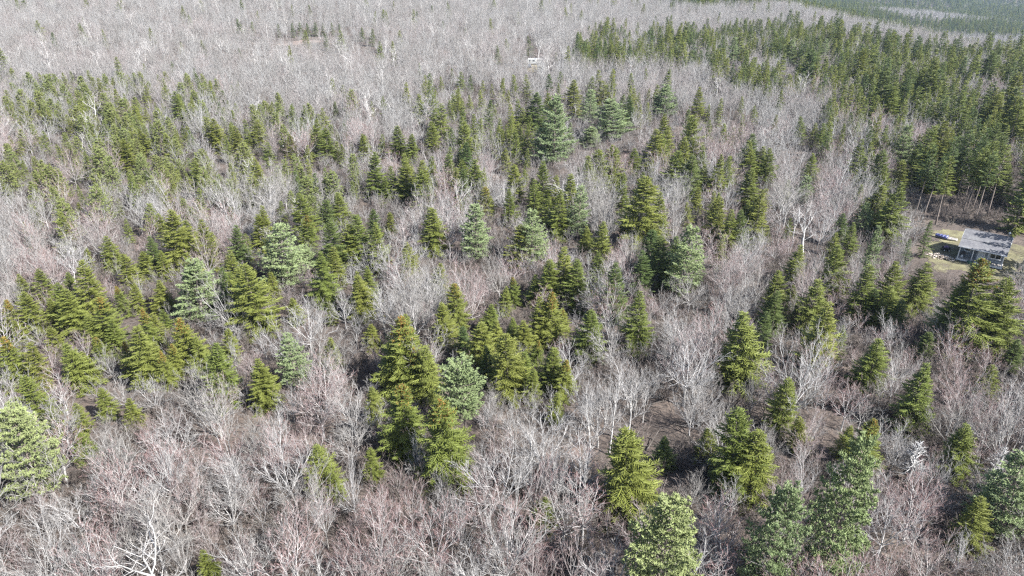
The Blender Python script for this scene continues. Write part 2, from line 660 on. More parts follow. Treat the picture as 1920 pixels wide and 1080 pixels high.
def ground_mat():
    m, nt, out = mat('leaf_litter')
    geo = N(nt, 'ShaderNodeNewGeometry')
    n1 = N(nt, 'ShaderNodeTexNoise', Scale=0.09, Detail=6.0, Roughness=0.65)
    n2 = N(nt, 'ShaderNodeTexNoise', Scale=2.2, Detail=6.0, Roughness=0.7)
    n3 = N(nt, 'ShaderNodeTexVoronoi', Scale=5.0)
    for n in (n1, n2, n3):
        nt.links.new(geo.outputs['Position'], n.inputs['Vector'])
    r1 = ramp(nt, [(0.30, (0.052, 0.044, 0.038)), (0.5, (0.092, 0.076, 0.067)), (0.72, (0.150, 0.126, 0.106))])
    nt.links.new(n1.outputs[0], r1.inputs[0])
    r2 = ramp(nt, [(0.3, (0.38, 0.36, 0.36)), (0.5, (0.9, .88, .86)), (0.7, (1.7, 1.6, 1.5))])
    nt.links.new(n2.outputs[0], r2.inputs[0])
    c = mix(nt, r1.outputs[0], r2.outputs[0], 0.9, 'MULTIPLY')
    r3 = ramp(nt, [(0.0, (1.2, 1.15, 1.1)), (0.5, (.85, .82, .8))])
    nt.links.new(n3.outputs['Distance'], r3.inputs[0])
    c = mix(nt, c, r3.outputs[0], 0.7, 'MULTIPLY')
    b = N(nt, 'ShaderNodeBsdfPrincipled', Roughness=0.95)
    nt.links.new(c, b.inputs['Base Color'])
    bp = N(nt, 'ShaderNodeBump', Strength=0.7, Distance=0.12)
    nt.links.new(n2.outputs[0], bp.inputs['Height'])
    nt.links.new(bp.outputs[0], b.inputs['Normal'])
    nt.links.new(b.outputs[0], out.inputs[0])
    return m


xs = axis(-6500, 6500, -260, 320, 4.0, 1.11)
ys = axis(-500, 8000, 0, 420, 4.0, 1.11)
gm = grid_mesh('ground', xs, ys, lambda X, Y: ground_z(X, Y))
gm.materials.append(ground_mat())
ground = link('ground', gm)
ground['kind'] = 'structure'
ground['label'] = 'brown leaf-littered forest floor'


# clearings: (world polygon) laid as sheets a little above the forest floor
def clearing(name, pix, material, label, lift=.03, cell=.5, wob=.9):
    P = np.array([locate(u, v, 0) for u, v in pix])
    lo, hi = P.min(0) - 2, P.max(0) + 2
    xs_ = np.arange(lo[0], hi[0], cell)
    ys_ = np.arange(lo[1], hi[1], cell)
    X, Y = np.meshgrid(xs_, ys_)
    X2 = X + wob * np.sin(Y * .9 + X * .3) + .5 * wob * np.sin(X * 2.1)
    Y2 = Y + wob * np.sin(X * .8 + 2) + .5 * wob * np.sin(Y * 1.9 + X)
    ins = inside(P, X2, Y2)
    V, F, idx = [], [], {}
    Z = ground_z(X, Y) + lift

    def vid(j, i):
        if (j, i) not in idx:
            idx[(j, i)] = len(V)
            V.append((X[j, i], Y[j, i], Z[j, i]))
        return idx[(j, i)]
    for j in range(len(ys_) - 1):
        for i in range(len(xs_) - 1):
            if ins[j, i] and ins[j + 1, i] and ins[j, i + 1] and ins[j + 1, i + 1]:
                F.append((vid(j, i), vid(j, i + 1), vid(j + 1, i + 1), vid(j + 1, i)))
    me = bpy.data.meshes.new(name)
    me.from_pydata(V, [], F)
    me.materials.append(material)
    o = link(name, me)
    o['kind'] = 'structure'
    o['label'] = label
    return o, P


def inside(P, x, y):
    x, y = np.asarray(x, float), np.asarray(y, float)
    r = np.zeros(x.shape, bool)
    n = len(P)
    for i in range(n):
        (x0, y0), (x1, y1) = P[i], P[(i + 1) % n]
        c = ((y0 > y) != (y1 > y)) & (x < (x1 - x0) * (y - y0) / (y1 - y0 + 1e-12) + x0)
        r ^= c
    return r


def grass_mat(name, a, b, c):
    m, nt, out = mat(name)
    geo = N(nt, 'ShaderNodeNewGeometry')
    n1 = N(nt, 'ShaderNodeTexNoise', Scale=0.35, Detail=5.0, Roughness=0.6)
    n2 = N(nt, 'ShaderNodeTexNoise', Scale=4.0, Detail=5.0, Roughness=0.7)
    for n in (n1, n2):
        nt.links.new(geo.outputs['Position'], n.inputs['Vector'])
    r1 = ramp(nt, [(0.32, a), (0.5, b), (0.68, c)])
    nt.links.new(n1.outputs[0], r1.inputs[0])
    r2 = ramp(nt, [(0.3, (0.6, .6, .6)), (0.7, (1.3, 1.3, 1.25))])
    nt.links.new(n2.outputs[0], r2.inputs[0])
    col = mix(nt, r1.outputs[0], r2.outputs[0], 1.0, 'MULTIPLY')
    b_ = N(nt, 'ShaderNodeBsdfPrincipled', Roughness=0.95)
    nt.links.new(col, b_.inputs['Base Color'])
    bp = N(nt, 'ShaderNodeBump', Strength=0.8, Distance=0.08)
    nt.links.new(n2.outputs[0], bp.inputs['Height'])
    nt.links.new(bp.outputs[0], b_.inputs['Normal'])
    nt.links.new(b_.outputs[0], out.inputs[0])
    return m


CAB_PIX = [(1738, 434), (1790, 430), (1830, 436), (1960, 470), (1990, 540), (1880, 530), (1810, 512), (1752, 506), (1735, 488), (1745, 462)]
lawn, CAB_POLY = clearing('lawn', CAB_PIX, grass_mat('mossy_lawn', (0.090, 0.075, 0.050), (0.122, 0.112, 0.062), (0.215, 0.202, 0.112)),
                          'patchy mossy lawn around the grey cabin')
CAMP_PIX = [(985, 116), (1018, 113), (1026, 116), (1020, 124), (1008, 136), (990, 138), (984, 128)]
camp, CAMP_POLY = clearing('dirt_yard', CAMP_PIX, grass_mat('straw_yard', (0.18, 0.13, 0.09), (0.25, 0.21, 0.12), (0.33, 0.30, 0.18)),
                           'straw-coloured yard beside the white camper', cell=1.0, wob=1.0)
SOIL_PIX = [(505, 86), (545, 77), (600, 74), (640, 76), (600, 81), (545, 86)]
soil, SOIL_POLY = clearing('forest_track', SOIL_PIX, grass_mat('pinkish_soil', (0.14, 0.10, 0.085), (0.19, 0.14, 0.12), (0.26, 0.20, 0.175)),
                           'pinkish bare soil track between far bare trees', cell=1.5, wob=1.5)
GAP_PIX = [(1215, 775), (1262, 765), (1290, 800), (1270, 860), (1225, 880), (1200, 850)]
GAP_POLY = np.array([locate(u, v, 0) for u, v in GAP_PIX])

# ------------------------------------------------------------------ tree stock
STOCK = {}


def keep(kind, i, tr_me, cr_me, H, W, co_me=None):
    STOCK.setdefault(kind, []).append((tr_me, cr_me, H, W, co_me))


def width_of(S):
    a = np.asarray(S.a)
    q = np.concatenate([a[:, 0:2], a[:, 3:5]])
    return 2 * np.percentile(np.hypot(q[:, 0], q[:, 1]), 97)


bare_cfg = [(10, .22, 6.8, 0, 1.20), (11, .18, 7.4, 0, 1.28), (9, .28, 6.2, 0, 1.1), (12, .15, 7.8, 0, 1.3), (10, .25, 6.6, 0, 1.2), (8, .18, 6.0, 2, 1.0), (11, .28, 7.2, 0, 1.3), (9, .22, 6.6, 1, 1.15),
            (11, .13, 7.6, 0, 1.2), (7, .34, 5.6, 1, 1.0), (8, .24, 6.0, 1, .9), (12, .20, 7.0, 0, 1.15), (9, .25, 7.6, 1, 1.35), (10, .14, 6.4, 0, 1.0)]
for i, (fk, fa, W, lo, sp) in enumerate(bare_cfg):
    tr, cr = bare_tree(100 + i, 10.0, W, fk, fa, True, sp, lo)
    t = tr.mesh('bare_trunk', M['bark_grey'], 6)
    c = cr.mesh('bare_crown', M['bark_grey'])
    keep('bare', i, t, c, 10.0, W)
for i in range(4):
    tr, cr = bare_tree(150 + i, 13.0, 4.6, 4, .42 + .05 * (i % 2), True, .6, 2)
    cr.a = cr.a[np.random.default_rng(i).uniform(size=len(cr.a)) < np.where(cr.a[:, 8] > .45, .45, 1)]
    keep('birch', i, tr.mesh('birch_trunk', M['bark_birch'], 6), cr.mesh('birch_crown', M['bark_birch']), 13.0, 4.4)
tr, cr = bare_tree(171, 11.0, 9.5, 9, .20, True, 1.25, 6)
cr.a[:, 6:8] *= 1.25
keep('spread', 0, tr.mesh('spreading_trunk', M['bark_dead'], 6), cr.mesh('spreading_crown', M['bark_dead']), 11.0, 9.5)
for i in range(2):
    tr, cr = dead_tree(180 + i)
    keep('dead', i, tr.mesh('dead_trunk', M['bark_dead'], 6), cr.mesh('dead_branches', M['bark_dead']), 9.0, width_of(cr))
for i in range(12):
    R = (3.1, 3.5, 3.3, 2.8, 3.7, 3.0, 2.5, 3.4, 3.9, 2.9, 3.3, 3.6)[i]
    tr, cr, co = spruce(200 + i, 13, R, .05, True, 1.0, (.30, .22, .36, .28, .25, .34, .2, .3, .15, .4, .26, .32)[i], (.82, .76, .9, .8, .72, .86, .95, .74, .8, .85, .72, .78)[i])
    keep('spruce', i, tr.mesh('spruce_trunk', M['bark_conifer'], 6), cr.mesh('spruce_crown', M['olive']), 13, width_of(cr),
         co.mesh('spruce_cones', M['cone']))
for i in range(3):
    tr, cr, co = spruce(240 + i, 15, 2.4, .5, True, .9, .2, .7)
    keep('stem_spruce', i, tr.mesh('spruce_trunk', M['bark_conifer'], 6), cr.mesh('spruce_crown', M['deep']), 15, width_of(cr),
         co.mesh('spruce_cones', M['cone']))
for i, (shp, R) in enumerate([('cone', 3.2), ('cone', 3.6), ('cone', 2.7)]):
    tr, cr = pine(300 + i, 14, R, .10, shp, tuft=(1.0, 1.55, 1.1)[i])
    keep('pine', i, tr.mesh('pine_trunk', M['bark_conifer'], 5), cr.mesh('pine_crown', M['pine']), 14, width_of(cr))
for i in range(2):
    tr, cr = pine(320 + i, 13, 3.1, .16, 'oval', tuft=1.25)
    keep('oval_pine', i, tr.mesh('pine_trunk', M['bark_conifer'], 5), cr.mesh('pine_crown', M['pine']), 13, width_of(cr))
tr, cr = pine(330, 12, 2.8, .34, 'round', tuft=1.35)
keep('round_pine', 0, tr.mesh('pine_trunk', M['bark_conifer'], 5), cr.mesh('pine_crown', M['pine']), 12, width_of(cr))

# coarser stock for the distant woods
far = {}


def far_coll(name, meshes):
    c = bpy.data.collections.new(name)
    for i, m in enumerate(meshes):
        c.objects.link(bpy.data.objects.new('%s_%02d' % (name, i), m))
    far[name] = (c, len(meshes))


fb, fr, fw_, fs, fd, fp = [], [], [], [], [], []
for i, (fk, fa, W, lo, sp) in enumerate(bare_cfg[:7]):
    tr, cr = bare_tree(400 + i, 10.0, 6.8, fk, fa, False, sp, lo)
    fb.append(cr.mesh('far_bare', M['bark_grey_far'], 3, (tr, M['bark_grey_far'], 4)))
    fr.append(cr.mesh('far_red', M['bark_red_far'], 3, (tr, M['bark_grey_far'], 4)))
for i in range(3):
    tr, cr = bare_tree(420 + i, 12, 5.4, 4, .42, False, .6, 1)
    fw_.append(cr.mesh('far_birch', M['bark_birch'], 3, (tr, M['bark_birch'], 4)))
for i in range(4):
    tr, cr, co = spruce(440 + i, 13, (2.9, 3.2, 2.6, 3.0)[i], .05, False)
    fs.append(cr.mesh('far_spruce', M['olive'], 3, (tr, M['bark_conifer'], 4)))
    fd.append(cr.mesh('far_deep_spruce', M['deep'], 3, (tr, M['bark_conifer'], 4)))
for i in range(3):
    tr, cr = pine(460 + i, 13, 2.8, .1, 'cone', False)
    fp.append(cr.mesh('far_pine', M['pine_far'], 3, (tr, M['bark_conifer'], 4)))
far_coll('bare_stock', fb + fr + fw_)           # 0-6 grey, 7-13 red, 14-16 birch
far_coll('conifer_stock', fs + fd + fp)         # 0-3 olive, 4-7 deep, 8-10 soft pine
def fallen(seed):
    r = np.random.default_rng(seed)
    cr = Segs()
    for i in range(7):
        a = r.uniform(0, 6.28)
        p = np.array([r.normal(0, 1.0), r.normal(0, 1.0), r.uniform(.03, .12)])
        d = np.array([math.cos(a), math.sin(a), r.normal(0, .06)])
        L = r.uniform(.8, 3.2)
        rr = r.uniform(.02, .06)
        for j in range(3):
            q = p + d * L / 3
            cr.add(p, q, rr * (1 - j / 4), rr * (1 - (j + 1) / 4), 0, 0)
            cr.add(q, q + tilt(d, .7, r.uniform(0, 6.28)) * L * .2, .015, .008, .5, 1)
            p, d = q, unit(d + r.normal(0, .08, 3))
    return cr


far_coll('brush_stock', [shrub(500 + i, (1.5, 2.0, 1.3, 2.3, 2.8)[i]).mesh('brush', M['bark_brush']) for i in range(5)]
         + [fallen(520 + i).mesh('fallen_sticks', M['bark_brush']) for i in range(2)])

# ------------------------------------------------------------------ trees read off the photograph
# conifers: tip x, tip y, lowest visible y, kind  (s olive, y yellow-green, d deep, o cone-topped; p pine, q light pine)
CON = """115 357 390 s;147 380 414 y;217 370 400 s;235 410 455 s;297 400 452 s;343 413 472 s;395 432 494 s;440 417 500 d;525 377 420 s
560 362 443 s;567 405 470 o;607 373 433 d;632 360 425 s;597 470 560 s;627 463 533 y;157 463 507 s;200 440 500 s;230 475 537 s;267 470 520 s;300 470 520 s
467 495 612 y;507 510 562 y;548 557 603 y;617 560 603 s;67 505 573 s;37 513 567 y;123 510 567 s;50 547 620 y;120 540 620 s;87 560 613 y;180 557 643 o
220 535 587 o;250 530 580 s;293 523 577 y;10 563 627 o;260 580 660 o;287 587 643 y;303 580 627 s;333 597 680 o;253 610 710 y;307 657 720 o;322 643 700 o;7 627 713 o;53 643 720 y;90 610 660 s;127 637 720 y;183 627 677 o;425 615 673 s;480 673 755 y;617 633 687 s;160 590 650 y;210 600 660 s;235 640 700 o;285 640 700 y;365 630 690 y;25 600 650 s;150 660 715 s
650 417 500 s;670 400 500 s;697 392 450 d;727 397 443 s;807 387 467 s;913 350 410 o;957 355 417 s;993 377 403 s;1030 367 427 s;1050 355 440 s;1132 413 483 y;1100 423 470 s;1165 410 450 s;1203 325 447 s;1233 360 447 s;1170 340 403 s;1207 470 545 d;1243 440 530 d;1225 430 500 d;1265 440 520 d
1030 487 567 s;1087 487 573 s;963 517 565 o;1000 513 567 s;677 515 593 y;697 607 637 y;853 530 613 o;830 567 647 s;947 537 587 s;920 570 620 s;1010 557 643 s;1035 550 643 o;1055 580 627 o;960 593 647 s;898 603 693 s;953 627 735 y;1008 637 690 o;1037 650 725 s;1060 673 740 o;985 600 660 s;930 600 660 s;870 610 670 d;1113 580 667 s;1205 550 653 s;743 593 720 o;737 640 725 y;797 647 740 y;773 653 735 o;915 650 720 d;985 660 730 s;1000 690 750 s
1293 380 420 s;1310 350 400 s;1443 423 453 s;1483 407 443 s;1680 340 443 s;1647 345 420 s;1580 400 453 d;1603 417 477 s;1708 447 490 d;1570 437 493 s;1573 457 553 s;1498 457 527 y;1630 497 593 s;1460 507 600 s;1537 523 617 y;1487 533 577 s;1675 533 607 s;1737 490 573 s;1846 483 640 o;1802 520 640 s;1900 517 643 s;1875 560 650 s;1400 583 707 y;1437 587 660 d;1493 573 613 y;1580 610 657 s;1743 623 670 d;1650 633 722 s;1910 637 690 d;1745 680 793 s;1857 683 745 s;1460 545 620 d;1640 540 600 d;1690 560 620 d
1400 770 913 s;1432 807 920 s;1327 805 862 s;1505 780 835 s;1640 785 880 o;1595 797 850 s;1813 793 880 s;1840 933 1022 y;693 723 785 y;750 720 840 o;827 743 882 o;695 840 873 s;1195 803 950 s;1188 868 945 y;1175 830 930 d;1250 815 872 d;1043 735 780 y;1017 937 1000 s;137 757 805 y;143 810 850 s;187 727 780 y;240 747 797 y;490 690 755 y;602 830 912 y;385 1030 1062 s;1380 830 900 d;625 880 930 s
1310 163 227 s;1300 213 300 s;1350 183 232 s;1393 180 220 s;1418 197 230 s;1507 217 265 s;1533 230 272 s;1410 263 333 s;1427 273 330 s;1443 277 342 s;1527 287 345 s;1323 307 365 s;1410 313 380 s;1610 317 355 s;1677 160 225 s;1750 277 350 s;1777 290 352 s;1803 287 352 s;1860 293 360 s;1897 307 365 s;1720 280 340 s;1695 300 360 s;1660 310 380 s
988 140 188 s;1077 150 212 s;1110 143 190 s;1133 150 200 s;980 200 245 s;927 197 228 s;867 183 225 s;847 187 227 s;883 177 212 s;828 143 177 s;863 133 175 s;880 140 175 d;903 150 178 s;922 157 180 s;953 167 195 s;807 227 285 s;873 265 322 d;858 277 320 d;953 277 322 s;987 277 322 s;1020 300 330 d;1190 277 327 s;1167 323 372 s;1203 323 370 s;693 283 362 s;720 330 380 s;757 300 372 s;660 337 375 y;983 317 350 s;993 68 101 d;1043 97 117 s;933 85 118 d;697 53 84 d;677 50 75 d;610 62 92 d;362 127 155 d;240 152 175 s;268 160 200 s;183 145 185 s;130 133 160 s;325 170 228 s;628 190 222 d;1010 172 240 d;1030 175 230 s;1180 180 230 d;1268 180 215 d;1245 215 235 s;520 44 68 d;545 42 68 d;560 41 66 d;575 43 67 d;590 41 66 d;604 44 66 d;622 42 64 d;635 44 64 d
270 200 230 s;60 190 230 y;20 200 240 y;90 205 245 y;130 215 260 y;190 225 270 y;230 260 320 y;215 290 330 s;265 240 290 y;310 250 300 y;400 220 280 y;420 255 300 y;440 235 285 y;480 225 280 s;500 265 310 y;540 250 300 y;590 225 290 y;610 240 300 s;640 270 310 s;330 315 350 y;350 325 355 s;155 285 330 y;40 300 340 y;5 335 375 y;30 265 300 y;75 245 290 y;110 270 310 y;450 330 355 s;575 270 310 y;680 250 300 s;745 235 290 s;715 250 290 s;770 250 300 s"""
CONIFERS = []
for chunk in CON.replace('\n', ';').split(';'):
    if chunk.strip():
        a = chunk.split()
        CONIFERS.append((float(a[0]), float(a[1]), float(a[2]), a[3], None))
# pines: tip x, tip y, lowest visible y, kind, crown width in pixels
PINES = [(517, 420, 530, 'p', 100), (573, 460, 507, 'p', 45), (357, 493, 598, 'p', 95), (543, 623, 716, 'p', 65), (890, 383, 478, 'p', 66), (1000, 393, 486, 'p', 66),
         (1087, 350, 442, 'p', 52), (1290, 423, 542, 'p', 82), (1627, 380, 442, 'p', 40), (1650, 427, 522, 'p', 36), (1513, 330, 380, 'p', 38), (1703, 235, 305, 'p', 40),
         (1040, 180, 300, 'p', 72), (1023, 240, 302, 'p', 60), (1153, 187, 257, 'p', 76), (1107, 167, 228, 'p', 44), (1107, 238, 274, 'p', 46), (1250, 160, 218, 'p', 50),
         (1380, 70, 115, 'p', 26), (1487, 75, 120, 'p', 26), (1550, 72, 105, 'p', 20),
         (870, 680, 805, 'R', 88), (1250, 940, 1135, 'O', 150), (1462, 913, 1115, 'O', 104), (1606, 815, 1090, 'A', 128), (12, 762, 922, 'Q', 110), (1925, 845, 985, 'p', 110)]
# leafless trees: top x, top y, lowest visible y, crown width in pixels, kind (g grey, r red-budded, w birch, S spreading, X dead snag)
BARE = """950 885 1110 150 g;1310 690 805 108 g;1522 608 775 150 S;1100 888 1012 140 r;410 872 985 115 g;278 798 945 100 g;405 733 855 64 g;125 925 1010 110 g;380 958 1055 66 r;310 930 1090 70 g;190 998 1100 76 g;130 985 1090 70 g
592 880 1015 64 g;507 758 860 74 g;965 728 840 88 g;650 848 965 66 g;763 895 995 70 r;715 898 1005 84 r;832 862 935 54 g;857 928 1040 80 g;778 803 890 78 g;905 858 970 66 r;995 828 970 90 r;1045 810 940 74 g;655 988 1090 76 r;735 978 1080 74 r;815 1030 1120 96 r;1090 1008 1110 96 g
1115 715 855 34 w;1155 690 838 40 w;1190 680 812 58 w;1213 712 795 28 w;1525 375 472 76 w;1500 385 455 40 w;1360 738 810 64 g;1352 912 1020 96 r;1530 758 845 94 r;1525 846 936 74 g;1308 868 938 74 g;1700 888 970 96 r;1748 938 1050 104 r;1830 736 810 90 g;1862 806 890 84 r;1898 1018 1110 100 g
1535 1033 1110 74 g;1660 1028 1110 90 r;1825 998 1080 80 g;1262 600 690 84 g;1076 640 725 88 g;1150 640 700 70 g;100 700 770 74 r;35 720 790 66 r;215 690 760 70 g;350 690 770 90 g;460 640 700 70 r;430 630 690 56 g;640 545 610 70 g;575 630 690 66 g
690 455 520 74 g;740 470 540 80 g;790 490 560 84 g;720 530 600 80 g;640 640 700 60 g;760 560 620 66 r;800 555 620 60 r;955 480 540 66 r;1050 455 520 74 g;1150 480 545 80 g;1160 440 500 56 r;1300 510 580 90 g;1340 560 630 80 g;1390 440 530 80 g;1420 380 450 70 g;1340 420 480 70 r;1380 300 350 60 r;1350 280 330 56 r;1690 580 650 84 g;1800 580 660 90 g;1800 600 680 90 r;1570 590 660 70 g;1880 720 800 70 r;1560 690 760 60 r
1727 822 885 60 X;465 420 470 30 X;1890 835 900 50 X;580 900 990 80 r;470 880 960 80 r;240 940 1010 80 r;60 930 1010 90 g;20 1000 1090 90 r;530 960 1040 76 g;450 1000 1090 90 r;1000 1000 1090 80 r;1150 980 1080 90 r;1420 700 770 70 g;1600 720 800 80 r;1690 790 860 80 g;1770 830 920 90 g;1480 860 930 70 r;1290 590 650 60 g;1215 590 650 60 g"""
BARES = []
for chunk in BARE.replace('\n', ';').split(';'):
    if chunk.strip():
        a = chunk.split()
        BARES.append((float(a[0]), float(a[1]), float(a[2]), a[4], float(a[3])))

trees = []      # dicts: x y z H W kind tone hand u v depth


def place_hand(u, vt, vb, kind, wpx, lo=5.0, hi=18.0, stretch=1.12):
    H = 11.0
    for it in range(7):
        x, y = locate(u, vt, H)
        z = float(ground_z(x, y))
        _, v0, fw = proj(x, y, z)
        _, v1, _ = proj(x, y, z + H)
        H = float(np.clip(H * (vb - vt) * stretch / max(1.0, float(v0 - v1)), lo, hi))
    x, y = locate(u, vt, H)
    z = float(ground_z(x, y))
    _, _, fw = proj(x, y, z + H * .5)
    W = wpx * float(fw) / FPX if wpx else None
    return dict(x=float(x), y=float(y), z=z, H=H, W=W, kind=kind, hand=True)


for u, vt, vb, k, w in CONIFERS:
    far_hill = vt < 160
    t = place_hand(u, vt, vb, 'spruce', w, 4.5, 15.5, 1.12 if not far_hill else 1.1)
    t['tone'] = {'s': 'olive', 'y': 'yellow', 'd': 'deep', 'o': 'olive'}[k]
    t['cones'] = k == 'o'
    t['W'] = t['H'] * rng.uniform(.52, .72)
    trees.append(t)
for u, vt, vb, k, w in PINES:
    t = place_hand(u, vt, vb, {'R': 'round_pine', 'O': 'oval_pine', 'Q': 'oval_pine'}.get(k, 'pine'), w, 6, 20, 1.1)
    t['tone'] = 'pine_y' if k in 'QO' and u < 1400 else 'pine'
    trees.append(t)
for u, vt, vb, k, w in BARES:
    kind = {'g': 'bare', 'r': 'red', 'w': 'birch', 'S': 'spread', 'X': 'dead'}[k]
    t = place_hand(u, vt, vb, kind, w, 6, 15, 1.1)
    if k == 'w':
        t['W'] = max(t['W'], .25 * t['H'])
    trees.append(t)
# tall clear-stemmed spruces in the open stand behind the cabin
for i in range(26):
    u = rng.uniform(1715, 1960)
    vb = 352 + rng.uniform(0, 74) + max(0, (u - 1800) * .12)
    x, y = locate(u, vb, 0)
    H = rng.uniform(13, 17)
    trees.append(dict(x=float(x), y=float(y), z=float(ground_z(x, y)), H=H, W=None, kind='stem_spruce', hand=False, tone='deep' if i % 3 else 'olive'))

# spruces off beside the cabin, towards the sun
for x, y, H in ((95.8, 112.3, 14), (98.8, 116, 15), (97.5, 108, 14), (101.5, 113, 16), (96, 102, 13)):
    trees.append(dict(x=x, y=y, z=float(ground_z(x, y)), H=H, W=6.0, kind='spruce', hand=False, tone='olive', cones=False))

# ------------------------------------------------------------------ woods that fill the rest
HX = np.array([t['x'] for t in trees])
HY = np.array([t['y'] for t in trees])


def poly(pts, u, v):
    return inside(np.array(pts, float), u, v)


def vnoise(x, y, s, seed):
    a = np.sin(x / s * 1.7 + seed) + np.sin(y / s * 1.3 + seed * 2.1) + np.sin((x + y) / s * .9 + seed * .7) + np.sin((x - 1.4 * y) / s * 1.1 + seed * 1.9)
    return a / 4


def rings():
    out = []
    for y0, y1, s in ((18, 150, 4.0), (150, 330, 4.2), (330, 620, 5.0), (620, 1000, 5.8), (1000, 1700, 7.5), (1700, 3400, 13.0)):
        yy = np.arange(y0, y1, s * .88)
        for j, y in enumerate(yy):
            half = .80 * y + 26
            lo = -half if y < 1000 else .22 * y
            xx = np.arange(lo, half, s) + (j % 2) * s * .5
            out.append(np.stack([xx, np.full(len(xx), y), np.full(len(xx), s)], 1))
    P = np.concatenate(out)
    P[:, :2] += rng.uniform(-.42, .42, (len(P), 2)) * P[:, 2:3]
    return P


G = rings()
gx, gy, gs = G.T
gz = ground_z(gx, gy)
n = len(gx)
gu, gv, gd = proj(gx, gy, gz + 10)
gub, gvb, _ = proj(gx, gy, gz)
_, gvt, _ = proj(gx, gy, gz + 10.5)
_, gvm, _ = proj(gx, gy, gz + 5.0)
# keep clear of hand-placed trunks, clearings and things
ok = np.ones(n, bool)
near = gy < 560
for hx, hy, t in zip(HX, HY, trees):
    rad = 1.7 if t['kind'] in ('bare', 'red', 'birch', 'dead') else 2.1
    ok &= ~(near & ((gx - hx) ** 2 + (gy - hy) ** 2 < rad * rad))
for P in (CAB_POLY, CAMP_POLY, SOIL_POLY, GAP_POLY):
    ok &= ~inside(P, gx, gy)
ok &= ~poly([(1725, 350), (1960, 330), (1990, 545), (1740, 512), (1722, 470)], gub, gvb)
# nothing tall directly between the viewer and the cabin, the camper and the yard things
ok &= ~((gu > 1716) & (gu < 1925) & (gv > 395) & (gv < 500) & (gy < 128))
ok &= ~((gu > 986) & (gu < 1012) & (gv > 100) & (gv < 138) & (gy < 330) & (gvb < 170))
# chance that a tree is a conifer, by stand
pc = np.full(n, .035)
pc[(gv > 720)] = .012
pc[(gv < 130)] = .010
for pts, val in (
    ([(0, 130), (330, 120), (700, 230), (730, 330), (420, 345), (0, 405)], .30),
    ([(0, 190), (120, 178), (330, 215), (640, 250), (640, 310), (330, 330), (160, 350), (0, 390)], .42),
    ([(0, 520), (130, 480), (280, 400), (640, 380), (740, 400), (760, 440), (640, 560), (560, 560), (420, 520), (400, 690), (0, 710)], .55),
    ([(800, 130), (1240, 150), (1280, 260), (1000, 340), (700, 340), (800, 230)], .24),
    ([(480, 360), (860, 380), (1260, 330), (1260, 520), (900, 480), (700, 460), (480, 500)], .16),
    ([(820, 560), (1070, 520), (1080, 740), (720, 780)], .36),
    ([(1440, 500), (1740, 480), (1760, 620), (1450, 620)], .24),
    ([(1280, 200), (1920, 200), (1920, 420), (1280, 420)], .15),
    ([(1560, 160), (1920, 180), (1980, 350), (1750, 320), (1660, 260), (1560, 220)], .34),
    ([(1075, 65), (1130, 42), (1280, 48), (1480, 30), (1600, 45), (1720, 72), (1990, 82), (1990, 260), (1760, 250), (1680, 180), (1560, 165), (1420, 150), (1320, 98), (1090, 98)], .50),
):
    m_ = poly(pts, gu + 22 * vnoise(gx, gy, 9, 2.2) + rng.normal(0, 10, n), gv + 9 * vnoise(gx, gy, 8, 7.1) + rng.normal(0, 4, n)) & (gy < 700)
    pc[m_] = val
pc = np.where((gy < 700), pc * np.clip(1 + .9 * vnoise(gx, gy, 14, 3.1), .3, 1.8), pc)
# distant country beyond the ridge: stands of conifers among bare woods
fard = gy > 620
st = vnoise(gx, gy, 110, 5.3)
pc = np.where(fard & (gx > 150), np.where(st > .10, .85, .06), np.where(fard, .04, pc))
pc = np.where(gy > 1500, .8, pc)
iscon = rng.uniform(size=n) < np.where((gy < 620) & (pc < .6), pc * 1.4, pc)
# a leafless tree must not stand right in front of a hand-placed conifer's tip
small = np.zeros(n, bool)
hc = [(t, *[float(q) for q in proj(t['x'], t['y'], t['z'] + t['H'])]) for t in trees if t['kind'] in ('spruce', 'pine', 'round_pine', 'oval_pine', 'birch', 'spread', 'dead')]
for t, u, v, dep in hc:
    _, vb, _ = proj(t['x'], t['y'], t['z'])
    hpx = float(vb) - v
    wpx = (t['W'] or t['H'] * .42) * FPX / dep
    frac = .70 if t['kind'] in ('spruce',) else .92
    if t['kind'] in ('birch', 'dead'):
        frac, wpx = .6, wpx * .5
    wf = .50 if not t['kind'].endswith('pine') else .62
    hit = (np.abs(gu - u) < wpx * wf) & (gvt < v + hpx * frac) & (gvm > v) & (gd < dep - 1.0)
    small |= hit & ~(iscon & (gv > v + .45 * hpx) & (t['kind'] == 'spruce'))
iscon &= ~small
